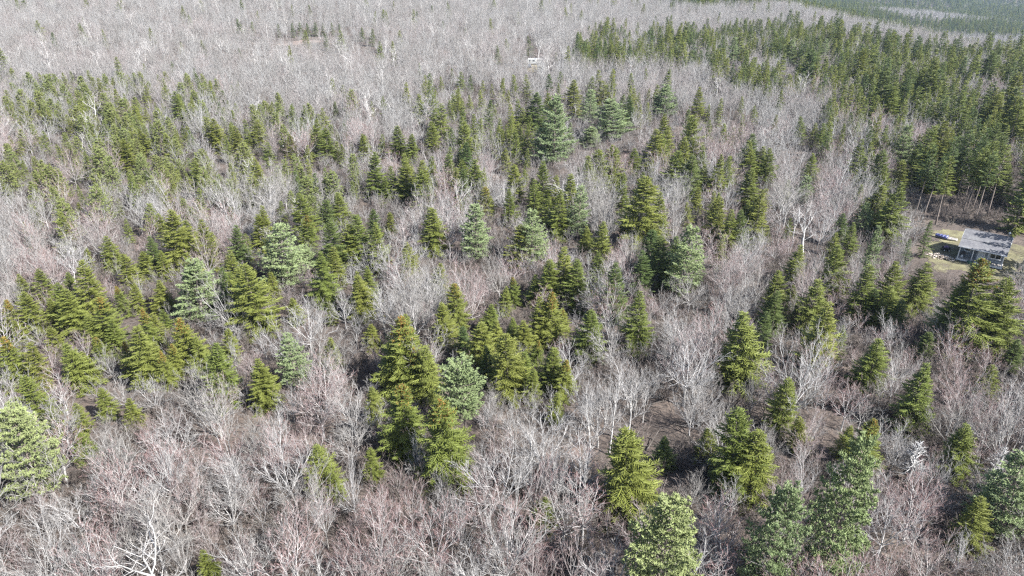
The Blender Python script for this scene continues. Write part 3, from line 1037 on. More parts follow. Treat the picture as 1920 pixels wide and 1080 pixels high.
# thinner stocking in conifer-free hollows
ok &= ~((rng.uniform(size=n) < .04) & ~iscon)
ok &= gd > 14
ok &= ~((np.abs(gu - 1245) < 42) & (gvt < 850) & (gvb > 855) & (gvb < 1000))
ok &= gv > -70
red_p = np.clip(.26 + .40 * vnoise(gx, gy, 16, 8.7) + .14 * sstep(500, 900, gv) + .10 * sstep(900, 1500, gu), .04, .85)
red_p = np.where(gy > 450, .15, red_p)
isred = rng.uniform(size=n) < red_p
hmod = vnoise(gx, gy, 11, 4.4)
ok &= ~((vnoise(gx, gy, 9, 6.6) > .62) & ~iscon & (gy > 60))
isbirch = rng.uniform(size=n) < np.where((gu < 1100) & (gv < 420), .04, .004)
for i in np.where(ok)[0]:
    if iscon[i]:
        belt = gv[i] < 260 and gu[i] > 1060 and pc[i] > .5
        kind = 'spruce'
        h = rng.uniform(6.5, 12.5) if not belt else float(np.clip(rng.normal(10.8, 2.9), 5, 17))
        left = gu[i] < 760 and 120 < gv[i] < 410
        tone = 'deep' if (belt and rng.uniform() < .35) or rng.uniform() < .15 else ('yellow' if rng.uniform() < (.6 if left else .3) else 'olive')
        if left:
            h *= .82
        if left and rng.uniform() < .62 and gy[i] > 120:
            kind, tone = 'soft_pine', 'pine_far'
        t = dict(H=h, W=h * rng.uniform(.46, .66), kind=kind, tone=tone, cones=False)
    else:
        h = float(np.clip(rng.normal(9.3, 1.1) * (1 + .16 * hmod[i]), 6.0, 12.5))
        if small[i]:
            h = rng.uniform(3.8, 6.0)
        t = dict(H=h, W=h * rng.uniform(.62, .86), kind='birch' if isbirch[i] else ('red' if isred[i] else 'bare'))
    t.update(x=float(gx[i]), y=float(gy[i]), z=float(gz[i]), hand=False)
    trees.append(t)

# ------------------------------------------------------------------ which trees stand as individuals
for t in trees:
    u, v, d = (float(q) for q in proj(t['x'], t['y'], t['z'] + t['H'] * .8))
    t['u'], t['v'], t['d'] = u, v, d
    t['size'] = t['H'] / max(d, 1)
    t['seen'] = -15 < u < 1935 and -10 < v < 1110 and t['z'] > -30
LIMIT = {'spruce': 300, 'bare': 300, 'red': 300}
GROUPKIND = {'stem_spruce': 'spruce', 'round_pine': 'pine', 'oval_pine': 'pine', 'spread': 'bare'}
by = {}
for t in trees:
    by.setdefault(GROUPKIND.get(t['kind'], t['kind']), []).append(t)
indiv, mass = [], []
for k, lst in by.items():
    if k == 'soft_pine':
        mass += lst
        continue
    lst.sort(key=lambda t: -t['size'] - (0.02 if t.get('hand') else 0))
    lim = LIMIT.get(k, 90 if k == 'birch' else 300)
    c = 0
    for t in lst:
        if t['seen'] and c < lim:
            indiv.append(t)
            c += 1
        else:
            mass.append(t)

NAMES = {'spruce': ('spruce_tree', 'spruce', 'spruces'), 'stem_spruce': ('spruce_tree', 'spruce', 'spruces'), 'pine': ('pine_tree', 'pine', 'white pines'),
         'round_pine': ('pine_tree', 'pine', 'white pines'), 'oval_pine': ('pine_tree', 'pine', 'white pines'), 'bare': ('leafless_tree', 'tree', 'grey leafless trees'),
         'spread': ('leafless_tree', 'tree', 'grey leafless trees'), 'red': ('red_budded_tree', 'tree', 'red-budded leafless trees'), 'birch': ('birch_tree', 'birch', 'white birches'),
         'dead': ('dead_tree', 'dead tree', 'dead standing trees')}
NOUN = {'spruce': 'spruce', 'pine': 'pine', 'bare': 'grey tree', 'red': 'red-budded tree', 'birch': 'birch', 'dead': 'dead tree'}

# ------------------------------------------------------------------ labels that point at one tree
LM = [('the grey cabin', 1850, 460), ('the white camper', 1000, 118), ('the round-topped pine', 870, 735), ('the bulky bottom pine', 1250, 1010),
      ('the tall ragged pine', 1600, 930), ('the oval pine', 1465, 1000), ('the edge pine', 18, 840), ('the birch clump', 1170, 760),
      ('the spreading pale tree', 1522, 680), ('the white dead snag', 1727, 850), ('the layered blue-green pine', 517, 470), ('the pale pine', 357, 545),
      ('the twin pines', 945, 435), ('the tall blue-green pine', 1290, 480), ('the pine group', 1035, 245), ('the slim blue-green pine', 543, 668),
      ('the lone dark fir', 610, 76), ('the open soil track', 555, 80), ('the long spruce belt', 1500, 90), ('the big grey tree', 950, 985),
      ('the flat-limbed pine', 1153, 220), ('the bare ground gap', 1245, 820), ('the forked birch', 1525, 425)]
ORD = 'first second third fourth fifth sixth seventh eighth ninth tenth eleventh twelfth thirteenth fourteenth fifteenth sixteenth seventeenth eighteenth nineteenth twentieth'.split()
for i in range(21, 60):
    ORD.append(('twenty', 'thirty', 'forty', 'fifty')[i // 10 - 2] + ('-' + ORD[i % 10 - 1] if i % 10 else 'th'))
ORD = [o.replace('thirtyth', 'thirtieth').replace('fortyth', 'fortieth').replace('fiftyth', 'fiftieth') for o in ORD]
SPECIAL = {(870, 680): 'round-topped blue-green pine with a bare lower trunk at the middle of the wood', (1250, 940): 'bulky light green pine cut by the bottom edge of the photo',
           (1465, 913): 'oval bright green pine at the bottom edge beside the tall ragged pine', (1600, 815): 'tall ragged blue-green pine with wide uneven lower limbs, tallest near the bottom',
           (18, 758): 'broad light green pine cut by the side edge of the photo', (1522, 608): 'wide spreading pale leafless tree with crooked open limbs', (1727, 822): 'small white dead snag with bare drooping side branches',
           (517, 420): 'layered blue-green pine with flat tiers of foliage', (357, 493): 'pale blue-green pine standing among orange-topped spruces', (1290, 423): 'tall blue-green pine beside a knot of dark spruces',
           (543, 623): 'slim blue-green pine alone among leafless trees', (890, 383): 'twin blue-green pine with the pair, the one farther from the cabin', (1000, 393): 'twin blue-green pine with the pair, the one nearer the cabin',
           (950, 885): 'big grey leafless tree with a wide fan of pale limbs at the bottom edge', (610, 62): 'lone dark fir-shaped spruce beside the open soil track', (1153, 187): 'flat-limbed blue-green pine behind the tree-filled middle',
           (1525, 375): 'forked white birch with bright bare limbs', (1846, 483): 'large spruce with golden cone-laden top right in front of the cabin'}
hands = {}
for src, t in zip(CONIFERS + PINES + BARES, trees):
    hands[id(t)] = (int(src[0]), int(src[1]))
sector = {}
for t in indiv:
    k = GROUPKIND.get(t['kind'], t['kind'])
    best = min(LM, key=lambda L: math.hypot(t['u'] - L[1], (t['v'] - L[2]) * 1.6))
    du, dv = t['u'] - best[1], (t['v'] - best[2]) * 1.6
    if abs(du) > abs(dv):
        dr = 'right of' if du > 0 else 'left of'
    else:
        dr = 'in front of' if dv > 0 else 'behind'
    t['sec'] = (k, best[0], dr)
    sector.setdefault(t['sec'], []).append((math.hypot(du, dv), id(t), t))
for sec, lst in sector.items():
    lst.sort(key=lambda q: q[0])
    for i, (_, _, t) in enumerate(lst):
        k, lm, dr = sec
        H = t['H']
        sz = 'small' if H < 8 else ('tall' if H > 13 else '')
        if k == 'spruce':
            ds = ('golden-topped' if t.get('cones') else {'olive': 'olive-green', 'yellow': 'yellow-green', 'deep': 'dark green'}[t['tone']])
        elif k == 'pine':
            ds = 'light green' if t['tone'] == 'pine_y' else 'blue-green'
        else:
            ds = {'bare': 'leafless', 'red': 'leafless', 'birch': 'white-limbed', 'dead': 'bleached'}[k]
        lab = '%s %s %s, %s %s out %s %s' % (sz, ds, NOUN[k], ORD[min(i, len(ORD) - 1)], NOUN[k].split()[-1], dr, lm)
        lab = ' '.join(lab.split())
        if id(t) in hands and hands[id(t)] in SPECIAL:
            lab = SPECIAL[hands[id(t)]]
        t['label'] = lab

# ------------------------------------------------------------------ build the individuals
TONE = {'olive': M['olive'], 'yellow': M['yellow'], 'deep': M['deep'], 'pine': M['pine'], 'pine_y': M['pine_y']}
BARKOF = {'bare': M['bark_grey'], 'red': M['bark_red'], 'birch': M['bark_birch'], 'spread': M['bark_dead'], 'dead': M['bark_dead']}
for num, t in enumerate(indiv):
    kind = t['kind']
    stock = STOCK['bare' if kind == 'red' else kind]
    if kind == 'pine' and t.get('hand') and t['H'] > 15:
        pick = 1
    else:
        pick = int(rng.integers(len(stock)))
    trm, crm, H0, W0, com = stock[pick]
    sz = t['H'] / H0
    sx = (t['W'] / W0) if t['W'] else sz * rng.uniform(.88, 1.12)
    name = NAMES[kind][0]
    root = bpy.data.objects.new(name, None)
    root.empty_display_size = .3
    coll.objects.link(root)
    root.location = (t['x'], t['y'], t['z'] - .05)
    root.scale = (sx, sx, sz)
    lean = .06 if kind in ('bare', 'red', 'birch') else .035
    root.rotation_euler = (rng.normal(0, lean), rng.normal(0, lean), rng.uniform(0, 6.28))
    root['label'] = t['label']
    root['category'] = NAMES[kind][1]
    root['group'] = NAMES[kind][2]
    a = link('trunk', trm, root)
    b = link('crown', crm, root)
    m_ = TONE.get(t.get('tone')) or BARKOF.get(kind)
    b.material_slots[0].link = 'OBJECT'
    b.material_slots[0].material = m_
    if t.get('cones') and com:
        c = link('cones', com, root)
        c['kind'] = 'stuff'


# ------------------------------------------------------------------ the rest of the woods as masses
def scatter(name, pts, rots, scls, idx, stock, label):
    me = bpy.data.meshes.new(name)
    me.vertices.add(len(pts))
    me.vertices.foreach_set('co', np.asarray(pts, float).reshape(-1))
    for an, ty, val in (('rot', 'FLOAT_VECTOR', rots), ('scl', 'FLOAT_VECTOR', scls)):
        at = me.attributes.new(an, ty, 'POINT')
        at.data.foreach_set('vector', np.asarray(val, float).reshape(-1))
    at = me.attributes.new('pick', 'INT', 'POINT')
    at.data.foreach_set('value', np.asarray(idx, np.int32))
    me.update()
    o = link(name, me)
    o['kind'] = 'stuff'
    o['label'] = label
    ng = bpy.data.node_groups.new(name, 'GeometryNodeTree')
    ng.interface.new_socket('Geometry', in_out='INPUT', socket_type='NodeSocketGeometry')
    ng.interface.new_socket('Geometry', in_out='OUTPUT', socket_type='NodeSocketGeometry')
    gi = ng.nodes.new('NodeGroupInput')
    go = ng.nodes.new('NodeGroupOutput')
    ci = ng.nodes.new('GeometryNodeCollectionInfo')
    ci.inputs['Collection'].default_value = far[stock][0]
    ci.inputs['Separate Children'].default_value = True
    ci.inputs['Reset Children'].default_value = True
    ip = ng.nodes.new('GeometryNodeInstanceOnPoints')
    ip.inputs['Pick Instance'].default_value = True

    def attr(nm, ty):
        a = ng.nodes.new('GeometryNodeInputNamedAttribute')
        a.data_type = ty
        a.inputs['Name'].default_value = nm
        return a.outputs['Attribute']
    ng.links.new(gi.outputs[0], ip.inputs['Points'])
    ng.links.new(ci.outputs[0], ip.inputs['Instance'])
    ng.links.new(attr('pick', 'INT'), ip.inputs['Instance Index'])
    er = ng.nodes.new('FunctionNodeEulerToRotation')
    ng.links.new(attr('rot', 'FLOAT_VECTOR'), er.inputs[0])
    ng.links.new(er.outputs[0], ip.inputs['Rotation'])
    ng.links.new(attr('scl', 'FLOAT_VECTOR'), ip.inputs['Scale'])
    ng.links.new(ip.outputs[0], go.inputs[0])
    md = o.modifiers.new('scatter', 'NODES')
    md.node_group = ng
    return o


def mass_arrays(lst, idxf):
    pts, rots, scls, idx = [], [], [], []
    for t in lst:
        con = t['kind'] in ('spruce', 'stem_spruce', 'soft_pine', 'pine')
        sz = t['H'] / (13 if con else 10)
        boost = 1.0 if t['y'] < 900 else (1.25 if t['y'] < 1700 else 1.9)
        sx = (t['W'] / (6.0 if con else 6.8)) if t['W'] else sz * rng.uniform(.9, 1.15)
        pts.append((t['x'], t['y'], t['z'] - .05))
        rots.append((rng.normal(0, .05), rng.normal(0, .05), rng.uniform(0, 6.28)))
        scls.append((sx * boost, sx * boost, sz * min(boost, 1.15)))
        idx.append(idxf(t))
    return pts, rots, scls, idx


mb = [t for t in mass if t['kind'] in ('bare', 'red', 'birch', 'spread', 'dead')]
mc = [t for t in mass if t['kind'] in ('spruce', 'stem_spruce', 'soft_pine', 'pine')]
scatter('bare_woods', *mass_arrays(mb, lambda t: {'red': 7, 'birch': 14}.get(t['kind'], 0) + int(rng.integers(3 if t['kind'] == 'birch' else 7))),
        'bare_stock', 'grey and reddish leafless woods reaching into the distance')
scatter('conifer_woods', *mass_arrays(mc, lambda t: {'deep': 4, 'pine_far': 8}.get(t.get('tone'), 0) + int(rng.integers(3 if t.get('tone') == 'pine_far' else 4))),
        'conifer_stock', 'dark green conifer stands farther off among the leafless woods')
# brush under the trees
bx, by_ = [], []
pts = []
for i in range(36000):
    y = 18 + 300 * rng.uniform() ** .75
    x = rng.uniform(-1, 1) * (.8 * y + 20)
    pts.append((x, y))
pts = np.array(pts)
okb = np.ones(len(pts), bool)
for P in (CAB_POLY, CAMP_POLY, GAP_POLY):
    okb &= ~inside(P, pts[:, 0], pts[:, 1])
ub, vb_, _ = proj(pts[:, 0], pts[:, 1], 0.0 * pts[:, 0])
okb &= ~((ub > 1735) & (vb_ > 425) & (vb_ < 530))
okb &= vnoise(pts[:, 0], pts[:, 1], 6, 1.1) > -.35
pts = pts[okb]
pz = ground_z(pts[:, 0], pts[:, 1])
nb_ = len(pts)
s_ = rng.uniform(.6, 1.7, nb_)
scatter('undergrowth', np.column_stack([pts, pz - .03]), np.column_stack([np.zeros(nb_), np.zeros(nb_), rng.uniform(0, 6.28, nb_)]),
        np.column_stack([s_, s_, s_]), rng.integers(0, 7, nb_), 'brush_stock', 'reddish brown brush under the leafless trees')

# ------------------------------------------------------------------ building helpers
class Mesh:
    def __init__(self):
        self.v, self.f, self.m = [], [], []

    def box(self, x0, x1, y0, y1, z0, z1, mi=0):
        b = len(self.v)
        self.v += [(x, y, z) for z in (z0, z1) for y in (y0, y1) for x in (x0, x1)]
        self.f += [tuple(b + i for i in q) for q in ((0, 2, 3, 1), (4, 5, 7, 6), (0, 1, 5, 4), (2, 6, 7, 3), (0, 4, 6, 2), (1, 3, 7, 5))]
        self.m += [mi] * 6
        return self

    def prism(self, poly_, axis_, a, b_, mi=0):
        """closed polygon (two coordinates) pushed along an axis"""
        b = len(self.v)
        n_ = len(poly_)
        for q in (a, b_):
            for p in poly_:
                c = list(p)
                c.insert(axis_, q)
                self.v.append(tuple(c))
        self.f.append(tuple(range(b + n_ - 1, b - 1, -1)))
        self.f.append(tuple(range(b + n_, b + 2 * n_)))
        for i in range(n_):
            j = (i + 1) % n_
            self.f.append((b + i, b + j, b + n_ + j, b + n_ + i))
        self.m += [mi] * (n_ + 2)
        return self

    def loft(self, rings_, mi=0, cap=True):
        b = len(self.v)
        n_ = len(rings_[0])
        for r in rings_:
            self.v += [tuple(p) for p in r]
        for k in range(len(rings_) - 1):
            for i in range(n_):
                j = (i + 1) % n_
                self.f.append((b + k * n_ + i, b + k * n_ + j, b + (k + 1) * n_ + j, b + (k + 1) * n_ + i))
                self.m.append(mi)
        if cap:
            self.f.append(tuple(range(b + n_ - 1, b - 1, -1)))
            e = b + (len(rings_) - 1) * n_
            self.f.append(tuple(range(e, e + n_)))
            self.m += [mi, mi]
        return self

    def cyl(self, p0, p1, r0, r1=None, n_=12, mi=0):
        r1 = r0 if r1 is None else r1
        p0, p1 = np.array(p0, float), np.array(p1, float)
        d = unit(p1 - p0)
        e1 = unit(cross(d, np.array([0, 0, 1.0]) if abs(d[2]) < .9 else np.array([1.0, 0, 0])))
        e2 = cross(d, e1)
        rg = []
        for p, r in ((p0, r0), (p1, r1)):
            rg.append([p + (e1 * math.cos(a) + e2 * math.sin(a)) * r for a in np.arange(n_) * 2 * math.pi / n_])
        return self.loft(rg, mi)

    def make(self, name, mats, parent=None, bevel=0, smooth=False):
        me = bpy.data.meshes.new(name)
        me.from_pydata(self.v, [], self.f)
        for m in mats if isinstance(mats, (list, tuple)) else [mats]:
            me.materials.append(m)
        me.polygons.foreach_set('material_index', self.m)
        if smooth:
            me.polygons.foreach_set('use_smooth', [True] * len(self.f))
        me.update()
        import bmesh
        bm = bmesh.new()
        bm.from_mesh(me)
        bmesh.ops.recalc_face_normals(bm, faces=bm.faces)
        bm.to_mesh(me)
        bm.free()
        o = link(name, me, parent)
        if bevel:
            b = o.modifiers.new('bevel', 'BEVEL')
            b.width = bevel
            b.segments = 2
        return o


def thing(name, label, cat, loc, rz=0.0, group=None):
    o = bpy.data.objects.new(name, None)
    o.empty_display_size = .5
    coll.objects.link(o)
    o.location = loc
    o.rotation_euler = (0, 0, rz)
    o['label'] = label
    o['category'] = cat
    if group:
        o['group'] = group
    return o


def shingle_mat():
    m, nt, out = mat('weathered_shingles')
    tc = N(nt, 'ShaderNodeTexCoord')
    n1 = N(nt, 'ShaderNodeTexNoise', Scale=0.8, Detail=6.0, Roughness=0.65)
    n2 = N(nt, 'ShaderNodeTexNoise', Scale=9.0, Detail=3.0)
    br = N(nt, 'ShaderNodeTexBrick', Scale=1.0)
    br.inputs['Brick Width'].default_value = .33
    br.inputs['Row Height'].default_value = .16
    br.inputs['Mortar Size'].default_value = .012
    br.inputs['Color1'].default_value = (.17, .17, .18, 1)
    br.inputs['Color2'].default_value = (.135, .135, .145, 1)
    br.inputs['Mortar'].default_value = (.08, .08, .085, 1)
    for n_ in (n1, n2, br):
        nt.links.new(tc.outputs['Object'], n_.inputs['Vector'])
    r = ramp(nt, [(.3, (.68, .68, .72)), (.55, (1, 1, .98)), (.75, (1.3, 1.3, 1.22))])
    nt.links.new(n1.outputs[0], r.inputs[0])
    c = mix(nt, br.outputs['Color'], r.outputs[0], 1.0, 'MULTIPLY')
    r2 = ramp(nt, [(.3, (.85, .85, .85)), (.7, (1.15, 1.15, 1.15))])
    nt.links.new(n2.outputs[0], r2.inputs[0])
    c = mix(nt, c, r2.outputs[0], 1.0, 'MULTIPLY')
    b = N(nt, 'ShaderNodeBsdfPrincipled', Roughness=.9)
    nt.links.new(c, b.inputs['Base Color'])
    bp = N(nt, 'ShaderNodeBump', Strength=.6, Distance=.03)
    nt.links.new(br.outputs['Fac'], bp.inputs['Height'])
    bp.invert = True
    nt.links.new(bp.outputs[0], b.inputs['Normal'])
    nt.links.new(b.outputs[0], out.inputs[0])
    return m


def siding_mat(name, col):
    m, nt, out = mat(name)
    tc = N(nt, 'ShaderNodeTexCoord')
    wv = N(nt, 'ShaderNodeTexWave', Scale=1.6, wave_type='BANDS', bands_direction='Z', wave_profile='SAW')
    nz = N(nt, 'ShaderNodeTexNoise', Scale=2.0, Detail=5.0)
    nt.links.new(tc.outputs['Object'], wv.inputs['Vector'])
    nt.links.new(tc.outputs['Object'], nz.inputs['Vector'])
    r = ramp(nt, [(.3, tuple(c * .78 for c in col)), (.7, tuple(c * 1.15 for c in col))])
    nt.links.new(nz.outputs[0], r.inputs[0])
    b = N(nt, 'ShaderNodeBsdfPrincipled', Roughness=.8)
    nt.links.new(r.outputs[0], b.inputs['Base Color'])
    bp = N(nt, 'ShaderNodeBump', Strength=.7, Distance=.03)
    nt.links.new(wv.outputs['Fac'], bp.inputs['Height'])
    nt.links.new(bp.outputs[0], b.inputs['Normal'])
    nt.links.new(b.outputs[0], out.inputs[0])
    return m


M['shingle'] = shingle_mat()
M['siding'] = siding_mat('blue_grey_siding', (.23, .26, .29))
M['siding_pale'] = siding_mat('pale_grey_siding', (.36, .39, .43))
M['trim'] = plain('pale_trim', (.62, .63, .64), .6, .12, 3)
M['white'] = plain('white_paint', (.8, .8, .8), .45, .04, 3)
M['deck'] = plain('weathered_deck_boards', (.30, .28, .26), .85, .25, 4)
M['dark_wood'] = plain('dark_timber', (.12, .105, .095), .9, .2, 4)  # dark brown timber of the foundation and piers
M['door'] = plain('pale_door_paint', (.60, .63, .66), .5, .05, 3)
M['pane'] = plain('window_glass', (.02, .025, .03), .08)
M['steel'] = plain('stove_pipe_steel', (.45, .45, .46), .35, .15, 8, .8)
M['black'] = plain('black_metal', (.025, .025, .03), .5, .3, 5)
M['black_gloss'] = plain('dark_car_paint', (.02, .022, .03), .25)
M['tyre'] = plain('rubber', (.03, .03, .03), .9)
M['blue'] = plain('blue_tarpaulin', (.05, .06, .16), .45, .35, 3)
M['hull'] = plain('weathered_hull', (.46, .44, .42), .6, .2, 3)
M['hull_in'] = plain('hull_inside', (.24, .21, .19), .8, .25, 3)
M['purple'] = plain('faded_purple_load', (.17, .12, .22), .7, .3, 5)
M['split'] = plain('fresh_split_wood', (.56, .50, .44), .85, .22, 5)
M['split_bark'] = plain('log_bark', (.20, .16, .13), .95, .25, 5)
M['green_bin'] = plain('dark_green_plastic', (.02, .075, .06), .5, .15, 4)
M['stripe'] = plain('grey_stripe', (.25, .27, .30), .5)

# ------------------------------------------------------------------ the cabin
EAVE_L = 7.7
c0 = (83.84, 120.01)
cz = float(ground_z(*c0))
cab = thing('cabin', 'small grey cabin with shingled roof and open front porch in the clearing', 'cabin', (c0[0], c0[1], cz), -.666)
wl = Mesh()
# outer shell: left room front set back behind the porch, right room further forward
yb, yf1, yf2, zt = 8.6, 2.5, 1.75, 2.95
xl, xm, xr = .30, 2.95, 7.40
wl.box(xl, xl + .12, yf1, yb, .3, zt)
wl.box(xr - .12, xr, yf2, yb, .3, zt)
wl.box(xl + .12, xr - .12, yb - .12, yb, .3, zt)
wl.box(xl + .12, xm, yf1, yf1 + .12, .3, 3.3)
wl.box(xm, xm + .12, yf2 + .12, yf1, .3, 3.3)
wl.box(xm, xr - .12, yf2, yf2 + .12, .3, 3.25)
wl.prism([(2.9, zt), (yb, zt), (yb, 3.0), (5.55, 4.50), (2.9, 3.62)], 0, xl + .002, xl + .118)
wl.prism([(2.9, zt), (yb, zt), (yb, 3.0), (5.55, 4.50), (2.9, 3.62)], 0, xr - .118, xr - .002)
wl.make('wall', M['siding'], cab)
Mesh().box(xl + .02, xr - .02, yf1 + .15, yb - .02, 0, .299).make('foundation', M['dark_wood'], cab)
Mesh().box(.12, 7.58, .35, 2.48, .36, .48).make('porch_floor', M['deck'], cab)
Mesh().box(.12, 7.58, .30, .348, .18, .475).make('porch_rim_board', M['trim'], cab)
for px in (.35, 2.55, 5.0, 7.35):
    Mesh().box(px - .09, px + .09, .5, .68, 0, .358).make('pier', M['dark_wood'], cab)
    Mesh().box(px - .07, px + .07, .40, .54, .482, 2.80).make('porch_post', M['white'] if px > 7 else M['trim'], cab)
Mesh().box(.20, 7.50, .39, .55, 2.80, 2.93).make('porch_beam', M['trim'], cab)
RID, BRK, EAV = (5.55, 4.72), (2.75, 3.66), (0.0, 2.93)


def slab(p, q, x0, x1, th=.10):
    d = np.array(q) - np.array(p)
    nrm = np.array([-d[1], d[0]]) / np.hypot(*d)
    if nrm[1] < 0:
        nrm = -nrm
    a, b = np.array(p), np.array(q)
    return Mesh().prism([tuple(a), tuple(b), tuple(b + nrm * th), tuple(a + nrm * th)], 0, x0, x1)


rf = slab(RID, BRK, 0, EAVE_L, .11).make('roof', M['shingle'], cab)
slab((RID[0] + .02, RID[1]), (9.0, 3.0), 0, EAVE_L, .11).make('rear_roof', M['shingle'], cab)
slab((BRK[0] - .01, BRK[1] - .035), EAV, -.03, EAVE_L + .03, .09).make('porch_roof', M['shingle'], cab)
Mesh().box(.05, EAVE_L - .05, RID[0] - .10, RID[0] + .12, RID[1] + .085, RID[1] + .14).make('ridge_cap', M['shingle'], cab)
slab((RID[0], RID[1] - .14), (BRK[0], BRK[1] - .14), -.05, -.005, .22).make('barge_board', M['trim'], cab)
slab((RID[0], RID[1] - .14), (BRK[0], BRK[1] - .14), EAVE_L + .005, EAVE_L + .05, .22).make('barge_board', M['trim'], cab)
Mesh().box(-.03, EAVE_L + .03, -.05, -.005, 2.86, 3.03).make('fascia', M['trim'], cab)
Mesh().box(6.85, EAVE_L + .06, -.14, -.055, 2.84, 2.98).make('gutter', M['white'], cab)


def window(x0, x1, y, z0, z1, mull):
    f = Mesh()
    f.box(x0, x1, y - .05, y - .002, z0, z0 + .09).box(x0, x1, y - .05, y - .002, z1 - .09, z1)
    f.box(x0, x0 + .09, y - .048, y - .002, z0 + .09, z1 - .09).box(x1 - .09, x1, y - .048, y - .002, z0 + .09, z1 - .09)
    for q in mull:
        f.box(q - .05, q + .05, y - .047, y - .002, z0 + .09, z1 - .09)
    w = f.make('window', M['white'], cab)
    ed = [x0 + .09] + [b for q in mull for b in (q - .05, q + .05)] + [x1 - .09]
    for a, b in zip(ed[::2], ed[1::2]):
        Mesh().box(a, b, y - .02, y - .004, z0 + .09, z1 - .09).make('pane', M['pane'], w)
    Mesh().box(x0 - .06, x1 + .06, y - .12, y - .052, z0 - .06, z0 - .002).make('sill', M['white'], w)


window(5.15, 6.95, yf2, 1.35, 2.35, [6.05])
window(.95, 1.95, yf1, 1.5, 2.4, [])
dr = Mesh().box(3.35, 4.30, yf2 - .05, yf2 - .003, .49, 2.52).make('door', M['door'], cab)
Mesh().box(3.25, 3.345, yf2 - .06, yf2 - .002, .49, 2.62).box(4.305, 4.40, yf2 - .06, yf2 - .002, .49, 2.62).box(3.345, 4.305, yf2 - .06, yf2 - .002, 2.525, 2.62).make('door_frame', M['white'], dr)
Mesh().cyl((4.18, yf2 - .05, 1.45), (4.18, yf2 - .11, 1.45), .035).make('handle', M['steel'], dr)
ch = Mesh().cyl((6.95, 5.25, 4.5), (6.95, 5.25, 5.55), .10, n_=14).make('chimney_pipe', M['steel'], cab, smooth=False)
Mesh().cyl((6.95, 5.25, 5.62), (6.95, 5.25, 5.78), .21, .10, 14).make('chimney_cap', M['white'], ch)
st_ = Mesh()
st_.box(3.3, 4.4, .0, .295, .19, .24).box(3.32, 3.38, .02, .29, 0, .188).box(4.32, 4.38, .02, .29, 0, .188)
st_.make('step', M['deck'], cab)


def from_cab(x, y):
    a = -.666
    return c0[0] + x * math.cos(a) - y * math.sin(a), c0[1] + x * math.sin(a) + y * math.cos(a)


# grill on the porch
gxp = from_cab(.95, 1.5)
gr = thing('barbecue_grill', 'black barbecue grill with pale gas bottle on the cabin porch', 'grill', (*gxp, cz + .48), -.6)
body = [[(x * sx_, y * sx_, z) for x, y in ((-.45, -.27), (.45, -.27), (.45, .27), (-.45, .27))] for z, sx_ in ((.62, .8), (.85, 1.0), (.90, 1.0))]
Mesh().loft(body).make('firebox', M['black'], gr, .02)
lid = [[(x, y * k_, z) for x, y in ((-.45, -.27), (.45, -.27), (.45, .27), (-.45, .27))] for z, k_ in ((.905, 1.0), (1.05, .92), (1.16, .55))]
Mesh().loft(lid).make('lid', M['black'], gr, .02)
for lx in (-.36, .36):
    for ly in (-.2, .2):
        Mesh().box(lx - .025, lx + .025, ly - .025, ly + .025, 0.0, .64).make('leg', M['black'], gr)
Mesh().box(.47, .80, -.22, .22, .84, .87).make('side_shelf', M['steel'], gr)
Mesh().box(-.80, -.47, -.22, .22, .84, .87).make('side_shelf', M['steel'], gr)
Mesh().cyl((-.05, -.02, .02), (-.05, -.02, .40), .16, .16).cyl((-.05, -.02, .40), (-.05, -.02, .50), .14, .06).make('gas_bottle', M['white'], gr)

b0 = from_cab(2.55, -.15)
bn = thing('storage_bin', 'dark green storage bin on the ground against the cabin porch', 'bin', (*b0, cz), -.666)
Mesh().loft([[(-.42, -.24, 0), (.42, -.24, 0), (.42, .24, 0), (-.42, .24, 0)], [(-.48, -.28, .5), (.48, -.28, .5), (.48, .28, .5), (-.48, .28, .5)]]).make('tub', M['green_bin'], bn, .02)
Mesh().box(-.51, .51, -.31, .31, .505, .56).make('lid', M['green_bin'], bn, .015)

# boat under a blue tarp
p0 = np.array(locate(1754.5, 441.5, .3))
p1 = np.array(locate(1795, 450.5, .3))
BL = float(np.linalg.norm(p1 - p0))
bt = thing('boat', 'long pale boat half covered by a blue tarp beside the lawn', 'boat', (*((p0 + p1) / 2), float(ground_z(*((p0 + p1) / 2)))), math.atan2(p1[1] - p0[1], p1[0] - p0[0]))
rg, rin = [], []
for i in range(13):
    s_ = i / 12
    w = .62 * (math.sin(math.pi * min(.97, max(.03, s_))) ** .55)
    sheer = .42 + .16 * (2 * s_ - 1) ** 2
    X = (s_ - .5) * BL
    rg.append([(X, -w, sheer), (X, -w * .82, .16), (X, -w * .3, .02), (X, w * .3, .02), (X, w * .82, .16), (X, w, sheer), (X, w * .90, sheer), (X, w * .7, .2), (X, -w * .7, .2), (X, -w * .90, sheer)])
Mesh().loft(rg).make('hull', [M['hull']], bt, smooth=True)
for s_ in (.62, .78):
    X = (s_ - .5) * BL
    w = .62 * math.sin(math.pi * s_) ** .55 * .88
    Mesh().box(X - .12, X + .12, -w, w, .36, .40).make('seat', M['hull_in'], bt)
tp = []
for i in range(12):
    s_ = -.02 + .58 * i / 11
    w = .66 * (math.sin(math.pi * min(.97, max(.06, s_))) ** .55) + .05
    X = (s_ - .5) * BL
    k_ = .10 * math.sin(i * 2.1) + .05 * math.sin(i * 4.3)
    tp.append([(X, -w, .30 + k_ * .5), (X, -w * .9, .56), (X, -w * .3, .80 + k_), (X, w * .35, .78 - k_), (X, w * .92, .56), (X, w, .32 - k_ * .5), (X, w * .5, .5), (X, -w * .5, .5)])
Mesh().loft(tp).make('tarp', M['blue'], bt)

